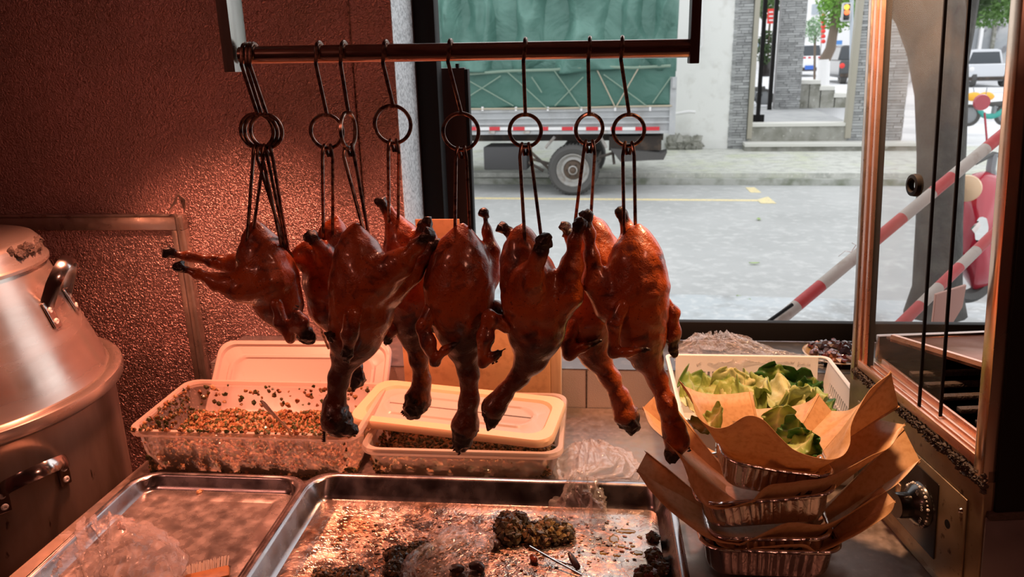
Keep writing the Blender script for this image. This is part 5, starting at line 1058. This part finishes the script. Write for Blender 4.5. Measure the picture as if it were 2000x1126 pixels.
def bag_path(P):                                                          # rows: (pixel left, pixel right, pixel y, world Y, bulge m)
    def f(u, v, l):
        xl, xr, y, Y, bl = lerp_path(P, v); x = xl + (xr - xl) * u; s_ = math.sin(PI * u); return PY(x, y - 4 * s_, Y - bl * s_ * (1 if l == 0 else .25)) + V(0, 0, bl * .6 * s_ * (1 - l * .5))
    return f
film('plastic_bag', 'clear crumpled plastic bag hanging over the back edge of the big tray', 'plastic bag', bag_path([(1120, 1190, 876, 1.37, .01), (1090, 1225, 890, 1.34, .03), (1080, 1250, 915, 1.28, .035), (1085, 1245, 938, 1.235, .03), (1095, 1180, 950, 1.195, .035), (1075, 1178, 985, 1.17, .03), (1068, 1190, 1010, 1.15, .03), (1085, 1185, 1038, 1.11, .01)]), 100, 120, .009, 30, m_bag)
film('plastic_bag', 'clear crumpled plastic bag heaped at the lower left over the shallow tray', 'plastic bag', bag_path([(150, 250, 1034, 1.03, .0), (135, 300, 1046, 1.01, .03), (132, 340, 1075, .97, .05), (125, 352, 1105, .92, .05), (120, 340, 1150, .85, .04), (110, 310, 1210, .78, .01)]), 120, 100, .014, 22, m_bag, seed=4)
film('plastic_film', 'thin crumpled scrap of clear film lying among the scraps in the tray', 'plastic film', bag_path([(880, 930, 1036, 1.07, .0), (850, 965, 1050, 1.05, .015), (820, 965, 1072, 1.02, .018), (790, 940, 1095, .99, .015), (780, 870, 1118, .965, .012), (785, 850, 1140, .94, .0)]), 80, 70, .007, 36, m_bag, seed=9)
film('cling_film', 'glittering cling film bunched over the back rim of the white basket', 'cling film', bag_path([(1360, 1440, 656, 1.66, .0), (1335, 1470, 672, 1.63, .01), (1318, 1530, 692, 1.60, .012), (1322, 1612, 708, 1.575, .008), (1325, 1608, 720, 1.555, .006)]), 130, 60, .008, 40, m_wrap, seed=12)
# ================================================================ SWEETS ON A PLATE
pc = PZ(1632, 694, ZL + .008); sw = thing('plate', 'brown rimmed plate of wrapped sweets on the ledge by the cabinet', 'plate', (pc.x, pc.y, ZL))
MB().lathe([(.001, .003), (.045, .003), (.068, .014), (.070, .016), (.067, .017), (.044, .006), (.001, .006)], (pc.x, pc.y, ZL), 40).build('dish', M('brown plate', (.35, .22, .10), .3, coat=.5), sw)
for k in range(34):
    r_ = .056 * math.sqrt(random.random()); a = random.uniform(0, 2 * PI); zz = ZL + .016 + .024 * (1 - r_ / .058) * random.uniform(.4, 1)
    cc = random.choice([(.05, .02, .02), (.03, .02, .03), (.12, .03, .03), (.08, .06, .07), (.16, .10, .12), (.3, .12, .06)]); b = MB(); p = V(pc.x + r_ * math.cos(a), pc.y + r_ * math.sin(a), zz); d = Vector(RS.normal(size=3)).normalized()
    b.blob(p, (.012, .009, .009), cc, jit=.35)
    for q in (-1, 1): b.blob(p + d * .010 * q, (.006, .006, .004), cc, jit=.5)
    tag(b.build('wrapped_sweet', m_gloss, smooth=False), 'dark shiny wrapped sweet on the plate by the cabinet', 'sweet', 'wrapped sweets on the plate')
# ================================================================ SCRAPS IN THE TRAYS
ZT = ZC + .0045
def clump(name, label, cat, spots, pal, gs, hgt, n, mat=None):
    b = MB()
    for (px, py, rp) in spots:
        c = PZ(px, py, ZT + .004); R_ = rp * mpp(c)
        for k in range(int(n * 2.6)):
            r_ = R_ * math.sqrt(random.random()); a = random.uniform(0, 2 * PI); z = ZT + hgt * max(0, 1 - (r_ / R_) ** 2) ** .5 * random.random() ** .5 * (R_ / .02) ** .5
            g = gs * random.uniform(.5, 1.5); b.blob((c.x + r_ * math.cos(a), c.y + r_ * math.sin(a), z + g * .4), g * .62, random.choice(pal), jit=.6)
    return tag(b.build(name, mat or m_relish, smooth=False), label, cat)
GD = [(.05, .035, .014), (.08, .055, .02), (.035, .028, .011), (.14, .075, .03), (.02, .012, .008)]
clump('herb_clump', 'tall dark herb clump beside the clear bag in the big tray, left one', 'herbs', [(996, 1045, 26), (990, 1030, 18), (1015, 1030, 16)], GD, .0075, .030, 170)
clump('herb_clump', 'wide herb clump beside the clear bag in the big tray, right one', 'herbs', [(1070, 1045, 30), (1050, 1050, 26), (1100, 1045, 18)], GD + [(.22, .15, .05)], .007, .022, 170)
clump('herb_clump', 'low greenish herb clump left of the film scrap', 'herbs', [(775, 1082, 22), (820, 1075, 24), (772, 1108, 20)], GD, .005, .010, 130)
clump('herb_clump', 'scattered dark herb bits at the lower left of the big tray', 'herbs', [(690, 1122, 26), (660, 1124, 20), (630, 1120, 18)], GD + [(.3, .2, .1)], .005, .008, 100)
clump('herb_clump', 'dark herb bits in the right corner of the big tray', 'herbs', [(1277, 1085, 14), (1290, 1110, 16), (1262, 1122, 20), (1275, 1050, 8)], GD[:3] + [(.1, .02, .012)], .006, .012, 60)
clump('herb_clump', 'tiny dark herb lump on the counter by the pot', 'herbs', [(262, 940, 6)], GD, .004, .006, 26)
clump('meat_scrap', 'small orange brown scrap on the rim of the shallow tray', 'scrap', [(240, 1024, 8), (252, 1021, 7)], [(.5, .16, .06), (.3, .08, .03), (.1, .03, .02)], .005, .008, 26)
clump('crumb', 'pale crumb at the back slope of the shallow tray', 'crumb', [(389, 958, 4)], [(.7, .4, .2)], .004, .004, 8)
b = MB()
for k in range(900):                                                     # crumbs and drips all over the tray
    px = random.gauss(900, 190); py = random.gauss(1060, 34)
    if not (650 < px < 1290 and 1005 < py < 1150): continue
    c = PZ(px, py, ZT); g = random.uniform(.0008, .0026); b.blob((c.x, c.y, ZT + g * .1), (g * 1.5, g, g * .4), random.choice([(.5, .25, .13), (.3, .13, .06), (.55, .36, .22), (.06, .04, .02)]), jit=.5)
tag(b.build('crumbs', m_gloss), 'greasy crumbs and drips strewn over the big tray', 'crumbs', kind='stuff')
m_oil = M('yellow oil', (.30, .20, .02), .06, coat=1, spec=.8)
for i, (x, y, rx, ry) in enumerate(((1199, 1052, 10, 9), (1222, 1037, 20, 5), (1245, 1079, 12, 5), (1214, 1066, 8, 4), (1180, 1080, 9, 3), (1250, 1048, 6, 3), (1236, 1066, 5, 3), (1205, 1084, 8, 3))):
    c = PZ(x, y, ZT - .001); m_ = mpp(c); b = MB(); b.lathe([(.0001, .0016), (rx * m_ * .6, .0013), (rx * m_ * .92, .0006), (rx * m_, 0)], c, 22)
    b.v = [(v[0], c.y + (v[1] - c.y) * ry / rx * 1.6 * (1 + .2 * math.sin(v[0] * 900)), v[2]) for v in b.v]; tag(b.build('oil_drop', m_oil), 'yellow oil blob at the right of the big tray', 'oil', 'oil blobs in the tray')
def charpiece(label, pts, col=None):
    b = MB(); P_ = [PZ(x, y, ZT + h_) for x, y, h_, r in pts]; b.tube(P_, [r * mpp(p) for p, (x, y, h_, r) in zip(P_, pts)], 7); b.v = [tuple(Vector(v) + V(noise.noise(Vector(v) * 120), noise.noise(Vector(v) * 120 + V(5, 0, 0)), noise.noise(Vector(v) * 120 + V(0, 5, 0))) * .005) for v in b.v]
    tag(b.build('charred_scrap', m_char if col is None else col, angle=0, sub=1), label, 'scrap')
charpiece('charred scrap, left one of the two at the tray front', [(876, 1112, .005, 8), (890, 1106, .008, 12), (908, 1113, .005, 7)]); charpiece('charred scrap, right one of the two at the tray front', [(915, 1106, .005, 6), (930, 1100, .010, 12), (942, 1108, .005, 10), (944, 1118, .004, 6)])
charpiece('dark red charred scrap at the left foot of the tall herb clump', [(958, 1052, .006, 6), (966, 1060, .010, 11), (978, 1066, .006, 9)]); charpiece('small reddish scrap below the herb clumps', [(1035, 1083, .004, 6), (1044, 1090, .006, 10), (1048, 1098, .003, 6)], M('red scrap', (.25, .05, .02), .3, coat=.5)); charpiece('pointed charred scrap by the wire skewer', [(1112, 1078, .016, 3), (1120, 1096, .010, 8), (1132, 1112, .004, 8)])
charpiece('charred scrap in the right corner of the tray', [(1275, 1100, .006, 8), (1290, 1108, .006, 8), (1300, 1118, .003, 5)])
tag(MB().tube([PZ(1034, 1066, ZT + .022), PZ(1080, 1092, ZT + .010), PZ(1136, 1122, ZT + .004)], .0016, 6).tube([PZ(1060, 1084, ZT + .012), PZ(1120, 1104, ZT + .004)], .0012, 6).build('skewer', m_chrome), 'thin steel skewer lying across the scraps', 'skewer')
# brush
q = PZ(405, 1112, ZT + .012); br = thing('brush', 'small wooden brush with grey bristles at the front of the shallow tray', 'brush', (q.x, q.y, ZT))
dd = (PZ(448, 1106, ZT + .012) - PZ(362, 1126, ZT + .012)).normalized(); nn = V(-dd.y, dd.x, 0); Wd = .058
fnb = lambda x, y, z: q + dd * x + nn * y + V(0, 0, z)
MB().box((-.032, -.034, -.008), (.032, -.006, .006), fn=fnb, bev=.004).build('handle', m_wood, br)
b = MB()
for k in range(170): x = random.uniform(-.030, .030); z = random.uniform(-.005, .004); b.tube([fnb(x, -.008, z), fnb(x * 1.06 + random.uniform(-.001, .001), .022, z - .001)], .0007, 4)
tag(b.build('bristles', M('grey bristles', (.36, .30, .24), .6), br), 'greyish bristles', kind='stuff')
